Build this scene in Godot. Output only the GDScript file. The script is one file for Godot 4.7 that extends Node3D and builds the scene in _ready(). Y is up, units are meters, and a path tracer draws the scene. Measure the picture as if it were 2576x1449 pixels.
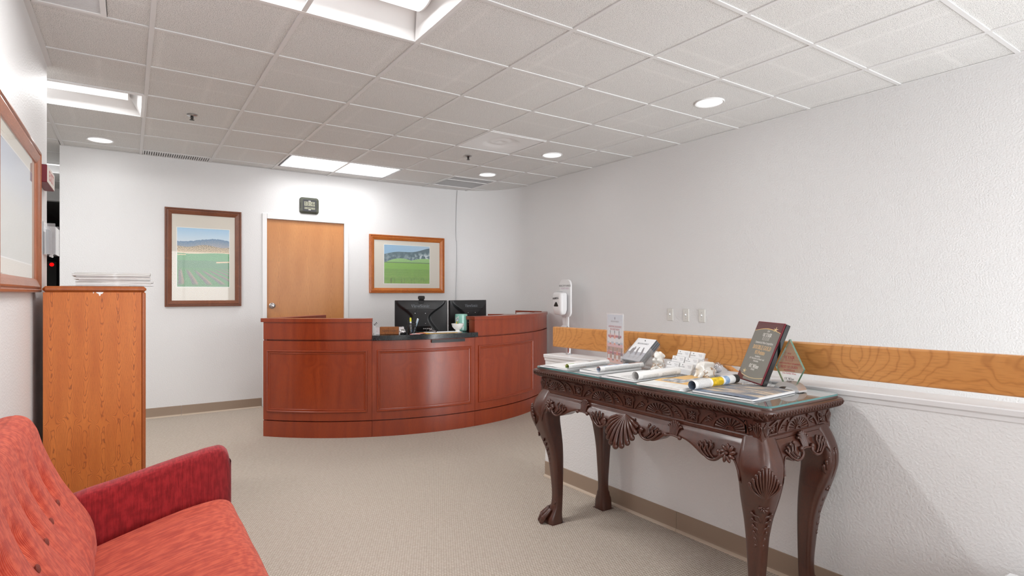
extends Node3D
# Reception room. x to the right, y up; «d» is the distance into the room, Godot's z = -d. The camera stands at x 0, d 0.

const CEIL := 2.626
const GX := 0.0989      # ceiling grid: origin and pitch across, origin and pitch into the room
const GSX := 0.6096
const GD := 2.2898
const GSD := 0.6034
const WALL_R := 4.23
const WALL_B := 6.73
const TOP := 0.85       # top of the glass on the console table

var M := {}
var taken := {}
var rng := RandomNumberGenerator.new()


# ---------------------------------------------------------------- mesh builder
class MB:
	var v := PackedVector3Array()
	var t := PackedVector2Array()
	var ix := PackedInt32Array()
	var xf := Transform3D.IDENTITY
	var flip := false

	func at(x: Transform3D) -> MB:
		xf = x
		flip = x.basis.determinant() < 0.0
		return self

	func add(p: Vector3, uv := Vector2.ZERO) -> int:
		v.append(xf * p)
		t.append(uv)
		return v.size() - 1

	func tri(a: int, b: int, c: int) -> void:  # counter-clockwise seen from outside
		ix.append(a)
		ix.append(b if flip else c)
		ix.append(c if flip else b)

	func quad(a: int, b: int, c: int, d: int) -> void:
		tri(a, b, c)
		tri(a, c, d)

	func face(pts: Array, uvs: Array = []) -> void:
		var base := v.size()
		for i in pts.size():
			add(pts[i], uvs[i] if uvs.size() > i else Vector2.ZERO)
		for i in range(1, pts.size() - 1):
			tri(base, base + i, base + i + 1)

	func grid(nu: int, nv: int, f: Callable, wrap_u := false, uvs := Vector2.ONE, wrap_v := false) -> void:
		var base := v.size()
		var cu := nu if wrap_u else nu + 1
		var cv := nv if wrap_v else nv + 1
		for j in cv:
			for i in cu:
				var a := float(i) / nu
				var b := float(j) / nv
				add(f.call(a, b), Vector2(a * uvs.x, b * uvs.y))
		for j in nv:
			for i in nu:
				var i1 := (i + 1) % cu
				var j1 := (j + 1) % cv
				quad(base + j * cu + i, base + j * cu + i1, base + j1 * cu + i1, base + j1 * cu + i)

	func box(c: Vector3, s: Vector3, r := 0.0) -> void:
		var h := s * 0.5
		r = minf(r, minf(h.x, minf(h.y, h.z)) * 0.98)
		for ax in 3:
			var b := (ax + 1) % 3
			var d := (ax + 2) % 3
			for sg in [-1.0, 1.0]:
				var pts := []
				var uvs := []
				for q in [[-1, -1], [1, -1], [1, 1], [-1, 1]]:
					var p := Vector3()
					p[ax] = sg * h[ax]
					p[b] = q[0] * (h[b] - r)
					p[d] = q[1] * (h[d] - r)
					pts.append(c + p)
					uvs.append(Vector2(p.z, p.y) if ax == 0 else Vector2(p.x, p.z) if ax == 1 else Vector2(p.x, p.y))
				if sg < 0:
					pts.reverse()
					uvs.reverse()
				face(pts, uvs)
		if r <= 0.0:
			return
		for ax in 3:
			var b := (ax + 1) % 3
			var d := (ax + 2) % 3
			for sb in [-1.0, 1.0]:
				for sd in [-1.0, 1.0]:
					var pts := []
					var uvs := []
					for q in [[0, -1], [0, 1], [1, 1], [1, -1]]:
						var p := Vector3()
						p[ax] = q[1] * (h[ax] - r)
						p[b] = sb * (h[b] if q[0] == 0 else h[b] - r)
						p[d] = sd * (h[d] if q[0] == 1 else h[d] - r)
						pts.append(c + p)
						uvs.append(Vector2(p.z, p.y) if ax == 0 else Vector2(p.x, p.y))
					if sb * sd > 0:
						pts.reverse()
						uvs.reverse()
					face(pts, uvs)
		for sx in [-1.0, 1.0]:
			for sy in [-1.0, 1.0]:
				for sz in [-1.0, 1.0]:
					var k := Vector3(sx, sy, sz)
					var pts := [c + k * (h - Vector3(0, r, r)), c + k * (h - Vector3(r, 0, r)), c + k * (h - Vector3(r, r, 0))]
					if sx * sy * sz < 0:
						pts.reverse()
					face(pts)

	# a closed or open profile (counter-clockwise, x right and y up when looking against the path) carried along frames
	func sweep(fr: Array, prof: PackedVector2Array, closed_prof := true, closed_path := false, hard := 35.0, caps := true) -> void:
		var n := prof.size()
		var segs := n if closed_prof else n - 1
		var along := PackedFloat32Array([0.0])
		for i in range(1, fr.size() + (1 if closed_path else 0)):
			along.append(along[i - 1] + (fr[i % fr.size()].origin - fr[i - 1].origin).length())
		var rows := along.size()
		var last := PackedInt32Array()
		var first := PackedInt32Array()
		var acc := 0.0
		for s in segs:
			var p0 := prof[s]
			var p1 := prof[(s + 1) % n]
			var split := true
			if s > 0 or closed_prof:
				var pm := prof[(s - 1 + n) % n]
				split = absf((p0 - pm).angle_to(p1 - p0)) > deg_to_rad(hard)
			if s == 0:
				split = true
			var a := PackedInt32Array()
			if split or last.is_empty():
				for r in rows:
					a.append(add(fr[r % fr.size()] * Vector3(p0.x, p0.y, 0), Vector2(acc, along[r])))
			else:
				a = last
			acc += (p1 - p0).length()
			var b := PackedInt32Array()
			var wrap := false
			if s == segs - 1 and closed_prof:
				wrap = absf((p1 - p0).angle_to(prof[1] - p1)) <= deg_to_rad(hard)
			if wrap:
				b = first
			else:
				for r in rows:
					b.append(add(fr[r % fr.size()] * Vector3(p1.x, p1.y, 0), Vector2(acc, along[r])))
			if s == 0:
				first = a
			for r in rows - 1:
				quad(a[r], b[r], b[r + 1], a[r + 1])
			last = b
		if caps and closed_prof and not closed_path:
			var tr := Geometry2D.triangulate_polygon(prof)
			for e in [0, fr.size() - 1]:
				var base := v.size()
				for p in prof:
					add(fr[e] * Vector3(p.x, p.y, 0), p)
				for i in range(0, tr.size(), 3):
					var q := [tr[i], tr[i + 1], tr[i + 2]]
					var ccw: bool = (prof[q[1]] - prof[q[0]]).cross(prof[q[2]] - prof[q[0]]) > 0
					if ccw == (e == 0):
						q.reverse()
					tri(base + q[0], base + q[1], base + q[2])

	func tube(path: Array, radii: Array, sides := 8, caps := true, squash := 1.0, ref := Vector3.ZERO) -> void:
		var n := path.size()
		var base := v.size()
		var x := Vector3.ZERO
		var along := 0.0
		for i in n:
			var tg: Vector3 = (path[mini(i + 1, n - 1)] - path[maxi(i - 1, 0)]).normalized()
			if x == Vector3.ZERO:
				var up := ref if ref != Vector3.ZERO else (Vector3.UP if absf(tg.y) < 0.9 else Vector3.RIGHT)
				x = (up - tg * up.dot(tg)).normalized()
			else:
				x = (x - tg * x.dot(tg)).normalized()
			var y := tg.cross(x)
			if i > 0:
				along += (path[i] - path[i - 1]).length()
			var r: float = radii[i] if radii.size() > 1 else radii[0]
			for k in sides:
				var a := TAU * k / sides
				add(path[i] + x * cos(a) * r * squash + y * sin(a) * r, Vector2(float(k) / sides, along))
		for i in n - 1:
			for k in sides:
				var k1 := (k + 1) % sides
				quad(base + i * sides + k, base + i * sides + k1, base + (i + 1) * sides + k1, base + (i + 1) * sides + k)
		if caps:
			for e in [0, n - 1]:
				var c := add(path[e])
				for k in sides:
					var k1 := (k + 1) % sides
					if e == 0:
						tri(c, base + k1, base + k)
					else:
						tri(c, base + e * sides + k, base + e * sides + k1)

	func lathe(prof: Array, segs := 24, hard := 40.0, c := Vector3.ZERO) -> void:  # (radius, height) from bottom to top
		var last := PackedInt32Array()
		for s in prof.size() - 1:
			var p0: Vector2 = prof[s]
			var p1: Vector2 = prof[s + 1]
			var a := PackedInt32Array()
			if s > 0 and absf((p0 - prof[s - 1]).angle_to(p1 - p0)) <= deg_to_rad(hard):
				a = last
			else:
				for k in segs:
					a.append(add(c + Vector3(p0.x * cos(TAU * k / segs), p0.y, -p0.x * sin(TAU * k / segs)), Vector2(float(k) / segs, p0.y)))
			var b := PackedInt32Array()
			for k in segs:
				b.append(add(c + Vector3(p1.x * cos(TAU * k / segs), p1.y, -p1.x * sin(TAU * k / segs)), Vector2(float(k) / segs, p1.y)))
			for k in segs:
				var k1 := (k + 1) % segs
				quad(a[k], a[k1], b[k1], b[k])
			last = b

	func ell(c: Vector3, r: Vector3, nu := 10, nv := 6, bs := Basis.IDENTITY) -> void:
		grid(nu, nv, func(a: float, b: float): return c + bs * Vector3(r.x * cos(TAU * a) * sin(PI * b), -r.y * cos(PI * b), -r.z * sin(TAU * a) * sin(PI * b)), true)

	func extrude(poly: PackedVector2Array, z0: float, z1: float, bevel := 0.0) -> void:  # counter-clockwise outline in x y
		var n := poly.size()
		var inner := poly.duplicate()
		if bevel > 0.0:
			for i in n:
				var e0 := (poly[i] - poly[(i - 1 + n) % n]).normalized()
				var e1 := (poly[(i + 1) % n] - poly[i]).normalized()
				var m := (Vector2(-e0.y, e0.x) + Vector2(-e1.y, e1.x)).normalized()
				inner[i] = poly[i] + m * bevel / maxf(0.4, m.dot(Vector2(-e1.y, e1.x)))
		var tr := Geometry2D.triangulate_polygon(inner)
		for side in [0, 1]:
			var base := v.size()
			for p in inner:
				add(Vector3(p.x, p.y, z1 if side == 1 else z0), p)
			for i in range(0, tr.size(), 3):
				var q := [tr[i], tr[i + 1], tr[i + 2]]
				var ccw: bool = (inner[q[1]] - inner[q[0]]).cross(inner[q[2]] - inner[q[0]]) > 0
				if ccw != (side == 1):
					q.reverse()
				tri(base + q[0], base + q[1], base + q[2])
		var zs := [[poly, z0 + bevel, poly, z1 - bevel]]
		if bevel > 0.0:
			zs.append([poly, z1 - bevel, inner, z1])
			zs.append([inner, z0, poly, z0 + bevel])
		for q in zs:
			for i in n:
				var j := (i + 1) % n
				var a: Vector2 = q[0][i]
				var b: Vector2 = q[0][j]
				var c: Vector2 = q[2][j]
				var d: Vector2 = q[2][i]
				face([Vector3(a.x, a.y, q[1]), Vector3(b.x, b.y, q[1]), Vector3(c.x, c.y, q[3]), Vector3(d.x, d.y, q[3])], [a, b, c, d])

	# a piece of a ring wall: angles in degrees from the direction of +z, turning towards +x
	func arc(r0: float, r1: float, y0: float, y1: float, t0: float, t1: float, step := 2.0, r_uv := 0.0) -> void:
		var n := maxi(1, ceili((t1 - t0) / step))
		var f := func(r, y, a):
			var q := deg_to_rad(lerpf(t0, t1, a))
			return Vector3(r * sin(q), y, r * cos(q))
		var l := deg_to_rad(t1 - t0) * r1
		var u0 := deg_to_rad(t0) * r1
		var rows := [[r1, y0, r1, y1], [r1, y1, r0, y1], [r0, y1, r0, y0], [r0, y0, r1, y0]]
		for q in rows:
			var base := v.size()
			for i in n + 1:
				var a := float(i) / n
				add(f.call(q[0], q[1], a), Vector2(u0 + l * a, q[1] if q[0] == r1 else q[0]))
				add(f.call(q[2], q[3], a), Vector2(u0 + l * a, q[3] if q[0] == q[2] else q[2]))
			for i in n:
				quad(base + 2 * i, base + 2 * i + 2, base + 2 * i + 3, base + 2 * i + 1)
		face([f.call(r0, y0, 0.0), f.call(r1, y0, 0.0), f.call(r1, y1, 0.0), f.call(r0, y1, 0.0)], [Vector2(0, y0), Vector2(r1 - r0, y0), Vector2(r1 - r0, y1), Vector2(0, y1)])
		face([f.call(r1, y0, 1.0), f.call(r0, y0, 1.0), f.call(r0, y1, 1.0), f.call(r1, y1, 1.0)], [Vector2(0, y0), Vector2(r1 - r0, y0), Vector2(r1 - r0, y1), Vector2(0, y1)])

	func mesh() -> ArrayMesh:
		var n := PackedVector3Array()
		n.resize(v.size())
		for i in range(0, ix.size(), 3):
			var a := ix[i]
			var b := ix[i + 1]
			var c := ix[i + 2]
			var f := (v[c] - v[a]).cross(v[b] - v[a])
			n[a] += f
			n[b] += f
			n[c] += f
		for i in n.size():
			n[i] = n[i].normalized() if n[i].length_squared() > 0.0 else Vector3.UP
		var arr := []
		arr.resize(Mesh.ARRAY_MAX)
		arr[Mesh.ARRAY_VERTEX] = v
		arr[Mesh.ARRAY_NORMAL] = n
		arr[Mesh.ARRAY_TEX_UV] = t
		arr[Mesh.ARRAY_INDEX] = ix
		var m := ArrayMesh.new()
		m.add_surface_from_arrays(Mesh.PRIMITIVE_TRIANGLES, arr)
		return m


# ---------------------------------------------------------------- scene helpers
func P(x: float, y: float, d: float) -> Vector3:
	return Vector3(x, y, -d)


func numbered(called: String) -> String:
	var n: int = taken.get(called, 0)
	taken[called] = n + 1
	return called if n == 0 else "%s_%03d" % [called, n]


func describe(o: Node3D, label: String, category: String, group := "") -> void:
	o.set_meta("label", label)
	o.set_meta("category", category)
	if group:
		o.set_meta("group", group)


func thing(called: String, label: String, category: String, at: Vector3, turn := 0.0, group := "") -> Node3D:
	var o := Node3D.new()
	o.name = numbered(called)
	add_child(o, true)
	o.position = at
	o.rotation.y = turn
	describe(o, label, category, group)
	return o


func part(parent: Node3D, called: String, mesh: Mesh, m: Material, label := "") -> MeshInstance3D:
	var o := MeshInstance3D.new()
	o.name = called
	o.mesh = mesh
	o.material_override = m
	parent.add_child(o, true)
	if label:
		o.set_meta("label", label)
	return o


func single(called: String, mesh: Mesh, m: Material, label: String, category: String, at := Vector3.ZERO, turn := 0.0, group := "") -> MeshInstance3D:
	var o := part(self, numbered(called), mesh, m)
	o.position = at
	o.rotation.y = turn
	describe(o, label, category, group)
	return o


func structure(called: String, mesh: Mesh = null, m: Material = null) -> Node3D:
	var o: Node3D
	if mesh:
		o = part(self, called, mesh, m)
	else:
		o = Node3D.new()
		o.name = called
		add_child(o, true)
	o.set_meta("kind", "structure")
	return o


func copy(o: Node3D, label: String, at: Vector3, turn := 0.0, group := "") -> Node3D:
	var c: Node3D = o.duplicate()
	c.name = numbered(String(o.name))
	add_child(c, true)
	c.position = at
	c.rotation.y = turn
	c.set_meta("label", label)
	if group:
		c.set_meta("group", group)
	return c


func boxes(list: Array) -> ArrayMesh:  # each [centre, size, bevel]
	var b := MB.new()
	for q in list:
		b.box(q[0], q[1], q[2] if q.size() > 2 else 0.0)
	return b.mesh()


func slab(x0: float, x1: float, y0: float, y1: float, d0: float, d1: float, r := 0.0) -> Array:
	return [P((x0 + x1) / 2, (y0 + y1) / 2, (d0 + d1) / 2), Vector3(x1 - x0, y1 - y0, d1 - d0), r]


func letters(parent: Node3D, text: String, size: float, at: Vector3, m: Material, rot := Basis.IDENTITY, font := "Droid Sans", bold := false, called := "lettering", align := HORIZONTAL_ALIGNMENT_CENTER, wide := 1.0) -> MeshInstance3D:
	var tm := TextMesh.new()
	var f := SystemFont.new()
	f.font_names = PackedStringArray([font])
	f.font_weight = 700 if bold else 400
	tm.font = f
	tm.text = text
	tm.font_size = 32
	tm.pixel_size = size / 32.0
	tm.depth = 0.0006
	tm.curve_step = 3.0
	tm.horizontal_alignment = align
	var o := part(parent, called, tm, m)
	o.transform = Transform3D(rot.scaled_local(Vector3(wide, 1, 1)), at)
	return o


func circle(n: int, r: float, c := Vector2.ZERO) -> PackedVector2Array:
	var p := PackedVector2Array()
	for i in n:
		p.append(c + Vector2(r, 0).rotated(TAU * i / n))
	return p


func round_rect(w: float, h: float, r: float, n := 5) -> PackedVector2Array:
	var p := PackedVector2Array()
	for k in 4:
		var c := Vector2((w / 2 - r) * [1, -1, -1, 1][k], (h / 2 - r) * [1, 1, -1, -1][k])
		for i in n + 1:
			p.append(c + Vector2(r, 0).rotated(PI / 2 * (k + float(i) / n)))
	return p


func curve(pts: Array, n := 6) -> Array:  # a smooth line through points of any vector kind
	var out := []
	for i in pts.size() - 1:
		var a = pts[maxi(i - 1, 0)]
		var b = pts[i]
		var c = pts[i + 1]
		var e = pts[mini(i + 2, pts.size() - 1)]
		for k in n:
			out.append(b.cubic_interpolate(c, a, e, float(k) / n))
	out.append(pts[-1])
	return out


func table(y: float, pts: Array) -> float:  # value at y in a list of [y, value], smooth between
	if y <= pts[0][0]:
		return pts[0][1]
	for i in pts.size() - 1:
		if y <= pts[i + 1][0]:
			var f: float = (y - pts[i][0]) / (pts[i + 1][0] - pts[i][0])
			return cubic_interpolate(pts[i][1], pts[i + 1][1], pts[maxi(i - 1, 0)][1], pts[mini(i + 2, pts.size() - 1)][1], f)
	return pts[-1][1]


# ---------------------------------------------------------------- materials
func noise(w: int, h: int, f: float, oct: int, sd: int, kind := FastNoiseLite.TYPE_SIMPLEX_SMOOTH) -> PackedByteArray:
	var n := FastNoiseLite.new()
	n.noise_type = kind
	n.frequency = f
	n.fractal_octaves = oct
	n.fractal_type = FastNoiseLite.FRACTAL_FBM if oct > 1 else FastNoiseLite.FRACTAL_NONE
	n.seed = sd
	return n.get_seamless_image(w, h).get_data()


func stretched(w: int, h: int, sw: int, sh: int, f: float, oct: int, sd: int) -> PackedByteArray:  # noise made small and drawn out to w x h
	var im := Image.create_from_data(sw, sh, false, Image.FORMAT_L8, noise(sw, sh, f, oct, sd))
	im.resize(w, h, Image.INTERPOLATE_CUBIC)
	return im.get_data()


func picture(w: int, h: int, f: Callable) -> ImageTexture:  # f(x, y) gives a Color
	var im := Image.create_empty(w, h, false, Image.FORMAT_RGB8)
	for y in h:
		for x in w:
			im.set_pixel(x, y, f.call(x, y))
	return ImageTexture.create_from_image(im)


func grey(w: int, h: int, f: Callable) -> ImageTexture:
	var a := PackedByteArray()
	a.resize(w * h)
	for y in h:
		for x in w:
			a[y * w + x] = clampi(int(f.call(x, y) * 255.0), 0, 255)
	return ImageTexture.create_from_image(Image.create_from_data(w, h, false, Image.FORMAT_L8, a))


func mat(called: String, col: Color, rough := 0.6, metal := 0.0) -> StandardMaterial3D:
	var m := StandardMaterial3D.new()
	m.resource_name = called
	m.albedo_color = col
	m.roughness = rough
	m.metallic = metal
	M[called] = m
	return m


func lacquer(m: StandardMaterial3D, amount: float, rough: float) -> void:
	m.clearcoat_enabled = true
	m.clearcoat = amount
	m.clearcoat_roughness = rough


func rgb(r: int, g: int, b: int) -> Color:
	return Color8(r, g, b)


# straight-grained wood: v runs along the grain
func wood_tex(w: int, h: int, a: Color, b: Color, dark: Color, rings: float, sd: int, pores := 0.5) -> ImageTexture:
	var wav := stretched(w, h, w / 4, h / 32, 0.02, 2, sd)
	var fine := stretched(w, h, w, h / 16, 0.35, 2, sd + 1)
	var tone := stretched(w, h, w / 2, h / 16, 0.03, 3, sd + 2)
	var pore := stretched(w, h, w, h / 8, 0.5, 1, sd + 3)
	return picture(w, h, func(x: int, y: int):
		var i: int = y * w + x
		var ring := 0.5 + 0.5 * sin(TAU * (rings * x / w + 2.2 * wav[i] / 255.0))
		var c := a.lerp(b, clampf(0.15 + 0.9 * tone[i] / 255.0 * 0.6 + 0.3 * ring * ring, 0.0, 1.0))
		c = c.lerp(dark, clampf((fine[i] / 255.0 - 0.5) * 0.5, 0.0, 0.5))
		return c.lerp(dark, pores if pore[i] > 190 else 0.0))


# flat-sawn oak: the contour lines of a hill stand as arches along v
func cathedral(w: int, h: int, cols: int, a: Color, b: Color, dark: Color, sd: int, hill: Callable, strength := 0.75) -> ImageTexture:
	var wob := noise(w, h, 0.012, 3, sd)
	var fine := stretched(w, h, w, h / 16, 0.4, 2, sd + 1)
	var tone := stretched(w, h, w / 4, h / 16, 0.03, 2, sd + 2)
	return picture(w, h, func(x: int, y: int):
		var i: int = y * w + x
		var cw := float(w) / cols
		var k := floori(x / cw)
		var u: float = (fmod(x, cw) / cw - 0.5) + 0.06 * sin(k * 2.1 + y * 0.006)
		var f: float = hill.call(u, float(y) / h, k) + 1.5 * (wob[i] / 255.0 - 0.5)
		var q := absf(fmod(f + 100.0, 1.0) - 0.5) * 2.0
		var edge := clampf((q - 0.72) * 3.6, 0.0, 1.0)
		var c := a.lerp(b, clampf(tone[i] / 255.0 * 0.8 + 0.25 * q, 0.0, 1.0))
		c = c.lerp(dark, edge * strength * (0.45 + 0.55 * fine[i] / 255.0))
		return c.lerp(dark, clampf((fine[i] / 255.0 - 0.55) * 0.9, 0.0, 0.35)))


func make_materials() -> void:
	# walls, ceiling, carpet
	var m := mat("wall_paint", rgb(232, 232, 232), 0.55)
	m.heightmap_enabled = true
	var peel := noise(512, 512, 0.06, 3, 11)
	m.heightmap_texture = grey(512, 512, func(x: int, y: int): return peel[y * 512 + x] / 255.0)
	m.heightmap_scale = 0.12
	m.uv1_triplanar = true
	m.uv1_world_triplanar = true
	m.uv1_scale = Vector3.ONE * 2.2
	mat("white_trim", rgb(234, 234, 235), 0.35)
	mat("white_enamel", rgb(238, 238, 238), 0.3)
	mat("grid_white", rgb(228, 228, 228), 0.5)
	var pits := noise(1024, 1024, 0.13, 2, 21, FastNoiseLite.TYPE_SIMPLEX)
	var pits2 := noise(1024, 1024, 0.3, 1, 22, FastNoiseLite.TYPE_SIMPLEX)
	var depth := func(x: int, y: int):
		var i: int = y * 1024 + x
		return clampf((pits[i] / 255.0 - 0.58) * 7.0, 0.0, 1.0) * clampf((pits2[i] / 255.0 - 0.35) * 3.0, 0.0, 1.0)
	var tile_tex := picture(1024, 1024, func(x: int, y: int): return Color(0.95, 0.95, 0.945).lerp(Color(0.52, 0.52, 0.52), depth.call(x, y) * 0.9))
	var tile_h := grey(1024, 1024, func(x: int, y: int): return 1.0 - depth.call(x, y))
	for k in 3:
		m = mat("ceiling_tile_%d" % k, Color.WHITE, 0.95)
		m.albedo_texture = tile_tex
		m.heightmap_enabled = true
		m.heightmap_texture = tile_h
		m.heightmap_scale = 0.2
		m.uv1_triplanar = true
		m.uv1_world_triplanar = true
		m.uv1_scale = Vector3(1, 1, 1) * 1.25
		m.uv1_offset = Vector3(0.37 * k, 0, 0.61 * k)
	var cn := noise(512, 512, 0.03, 3, 31)
	var cf := noise(512, 512, 0.3, 2, 32)
	var loop := func(x: int, y: int):  # 32 x 32 loops, every second row shifted
		var row := floori(y / 16.0)
		var u: float = fmod(x + (8.0 if row % 2 == 1 else 0.0), 16.0) / 16.0 - 0.5
		var w: float = fmod(y, 16.0) / 16.0 - 0.5
		return clampf(1.0 - 3.2 * (u * u + w * w), 0.0, 1.0)
	m = mat("carpet", Color.WHITE, 0.95)
	m.albedo_texture = picture(512, 512, func(x: int, y: int):
		var i: int = y * 512 + x
		var l: float = loop.call(x, y)
		var hole := clampf((0.5 - l) * 2.2, 0.0, 1.0) * clampf((cf[i] / 255.0 - 0.2) * 2.0, 0.0, 1.0)
		var c := rgb(206, 196, 184).lerp(rgb(190, 177, 163), cn[i] / 255.0)
		return c.lerp(rgb(120, 102, 86), hole * 0.85))
	m.heightmap_enabled = true
	m.heightmap_texture = grey(512, 512, loop)
	m.heightmap_scale = 0.25
	m.uv1_triplanar = true
	m.uv1_world_triplanar = true
	m.uv1_scale = Vector3.ONE * 2.4
	mat("vinyl_base", rgb(158, 138, 120), 0.45)
	mat("vinyl_toe", rgb(196, 178, 158), 0.4)

	# woods
	m = mat("cherry", Color.WHITE, 0.34)
	m.albedo_texture = wood_tex(512, 512, rgb(160, 66, 26), rgb(132, 46, 15), rgb(84, 26, 8), 5.0, 41, 0.18)
	m.uv1_scale = Vector3(1.3, 0.9, 1)
	lacquer(m, 0.4, 0.22)
	m = mat("mahogany", Color.WHITE, 0.36)
	m.albedo_texture = wood_tex(256, 512, rgb(86, 44, 30), rgb(62, 30, 20), rgb(34, 15, 10), 4.0, 51, 0.3)
	m.uv1_triplanar = true
	m.uv1_scale = Vector3.ONE * 3.0
	lacquer(m, 0.5, 0.2)
	m = mat("oak_veneer", Color.WHITE, 0.5)
	m.albedo_texture = cathedral(768, 1024, 6, rgb(212, 122, 50), rgb(192, 100, 34), rgb(112, 52, 18), 61, func(u: float, w: float, k: int):
		var z: float = w + 0.02 * sin(k * 1.7)
		var rise := 15.0 * smoothstep(0.0, 1.0, z / 0.72) if z < 0.72 else 15.0 - 13.0 * (z - 0.72)
		var bow := lerpf(16.0, -13.0, smoothstep(0.48, 0.6, z)) if z < 0.66 else lerpf(-13.0, 14.0, smoothstep(0.7, 0.82, z))
		return rise * 0.75 + bow * u * u * 2.2)
	m.texture_repeat = true
	lacquer(m, 0.25, 0.3)
	m = mat("oak_edge", Color.WHITE, 0.45)
	m.albedo_texture = wood_tex(256, 512, rgb(176, 94, 36), rgb(154, 76, 26), rgb(108, 50, 16), 6.0, 66, 0.35)
	m.uv1_triplanar = true
	m.uv1_scale = Vector3.ONE * 3.0
	lacquer(m, 0.4, 0.25)
	m = mat("oak_door", Color.WHITE, 0.45)
	m.albedo_texture = cathedral(512, 1024, 3, rgb(206, 142, 82), rgb(190, 124, 66), rgb(152, 92, 46), 71, func(u: float, w: float, _k: int):
		return 9.0 * w + 60.0 * u * u + 8.0 * absf(u), 0.32)
	lacquer(m, 0.3, 0.3)
	m = mat("oak_rail", Color.WHITE, 0.42)
	m.albedo_texture = cathedral(128, 1024, 1, rgb(220, 158, 92), rgb(204, 138, 72), rgb(150, 92, 44), 81, func(u: float, w: float, _k: int):
		return 6.0 * sin(w * 9.0) + 22.0 * (u + 0.2) * (u + 0.2) + 5.0 * w + 4.0 * u, 0.5)
	lacquer(m, 0.35, 0.25)
	for q in [["walnut", rgb(140, 84, 54), rgb(112, 62, 38), rgb(70, 36, 22)], ["amber_wood", rgb(206, 122, 42), rgb(180, 92, 24), rgb(110, 52, 14)], ["chestnut_wood", rgb(176, 104, 66), rgb(150, 82, 48), rgb(96, 50, 28)]]:
		m = mat(q[0], Color.WHITE, 0.4)
		m.albedo_texture = wood_tex(64, 512, q[1], q[2], q[3], 1.5, 90, 0.35)
		m.uv1_scale = Vector3(8, 1.4, 1)
		lacquer(m, 0.4, 0.2)
	m = mat("weathered_wood", Color.WHITE, 0.7)
	m.albedo_texture = wood_tex(128, 128, rgb(168, 104, 52), rgb(140, 80, 36), rgb(70, 40, 20), 3.0, 95, 0.5)
	m.uv1_triplanar = true
	m.uv1_scale = Vector3.ONE * 6.0

	# corduroy: ribs run along v; the worn nap lies in streaks and patches
	var nap := noise(1024, 1024, 0.008, 4, 101)
	var streak := stretched(1024, 1024, 512, 64, 0.06, 3, 102)
	var fuzz := noise(1024, 1024, 0.4, 1, 103)
	for q in [["corduroy", rgb(222, 100, 68), rgb(176, 54, 30)], ["corduroy_shaded", rgb(186, 46, 52), rgb(140, 20, 28)]]:  # second copy darker: the shade on the arms is put into the colour
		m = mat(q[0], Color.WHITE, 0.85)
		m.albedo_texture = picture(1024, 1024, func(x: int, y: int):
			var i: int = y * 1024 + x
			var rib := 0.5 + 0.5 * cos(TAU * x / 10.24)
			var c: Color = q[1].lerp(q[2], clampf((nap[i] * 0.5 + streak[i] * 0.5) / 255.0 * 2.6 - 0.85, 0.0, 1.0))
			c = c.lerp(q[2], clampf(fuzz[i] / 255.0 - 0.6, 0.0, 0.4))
			return c.lerp(q[2], 0.45 * (1.0 - rib)))  # grooves darker: shade between the ribs painted into the colour
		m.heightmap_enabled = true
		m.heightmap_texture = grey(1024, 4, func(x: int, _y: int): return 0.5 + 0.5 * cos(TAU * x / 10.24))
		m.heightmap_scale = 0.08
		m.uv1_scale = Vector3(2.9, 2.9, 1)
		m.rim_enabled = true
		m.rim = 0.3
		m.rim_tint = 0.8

	# stone, metal, plastic
	var vein := noise(512, 512, 0.018, 4, 111)
	var spk := noise(512, 512, 0.25, 2, 112)
	m = mat("black_granite", Color.WHITE, 0.16)
	m.albedo_texture = picture(512, 512, func(x: int, y: int):
		var i: int = y * 512 + x
		var line := clampf(1.0 - absf(vein[i] / 255.0 - 0.5) * 60.0, 0.0, 1.0)
		return rgb(26, 29, 31).lerp(rgb(150, 158, 160), line * 0.55 + (0.35 if spk[i] > 205 else 0.0)))
	m.uv1_triplanar = true
	m.uv1_scale = Vector3.ONE * 2.0
	mat("chrome", rgb(225, 225, 228), 0.08, 1.0)
	mat("satin_steel", rgb(190, 190, 192), 0.28, 1.0)
	mat("dark_steel", rgb(70, 68, 66), 0.35, 1.0)
	mat("aluminium", rgb(205, 206, 208), 0.3, 0.9)
	mat("gold", rgb(214, 170, 92), 0.25, 1.0)
	m = mat("black_plastic", rgb(30, 31, 33), 0.42)
	mat("black_gloss", rgb(14, 14, 15), 0.15)
	mat("dark_plastic", rgb(52, 53, 56), 0.5)
	mat("grey_print", rgb(126, 132, 138), 0.5)
	mat("pale_print", rgb(196, 200, 202), 0.5)
	mat("white_plastic", rgb(240, 240, 241), 0.28)
	mat("ivory_plastic", rgb(226, 225, 220), 0.35)
	mat("ink", rgb(44, 42, 44), 0.7)
	mat("pink_ink", rgb(206, 178, 196), 0.7)
	mat("red_ink", rgb(168, 42, 46), 0.6)
	mat("grey_ink", rgb(150, 150, 152), 0.7)
	mat("gold_ink", rgb(226, 190, 142), 0.5)
	mat("white_ink", rgb(232, 230, 226), 0.5)
	mat("paper", rgb(240, 240, 240), 0.75)
	mat("cream_mat", rgb(222, 216, 204), 0.85)
	mat("board_white", rgb(244, 243, 240), 0.8)
	mat("clock_case", rgb(84, 86, 76), 0.3)
	mat("clock_lcd", rgb(150, 150, 132), 0.3)
	mat("lcd_ink", rgb(32, 34, 34), 0.5)
	mat("maroon", rgb(112, 26, 40), 0.5)
	mat("sign_white", rgb(232, 226, 218), 0.4)
	mat("faded_red", rgb(196, 128, 126), 0.6)
	mat("shaded_wall", rgb(70, 72, 76), 0.8)  # unlit passage: its shade is put into the wall colour
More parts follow.
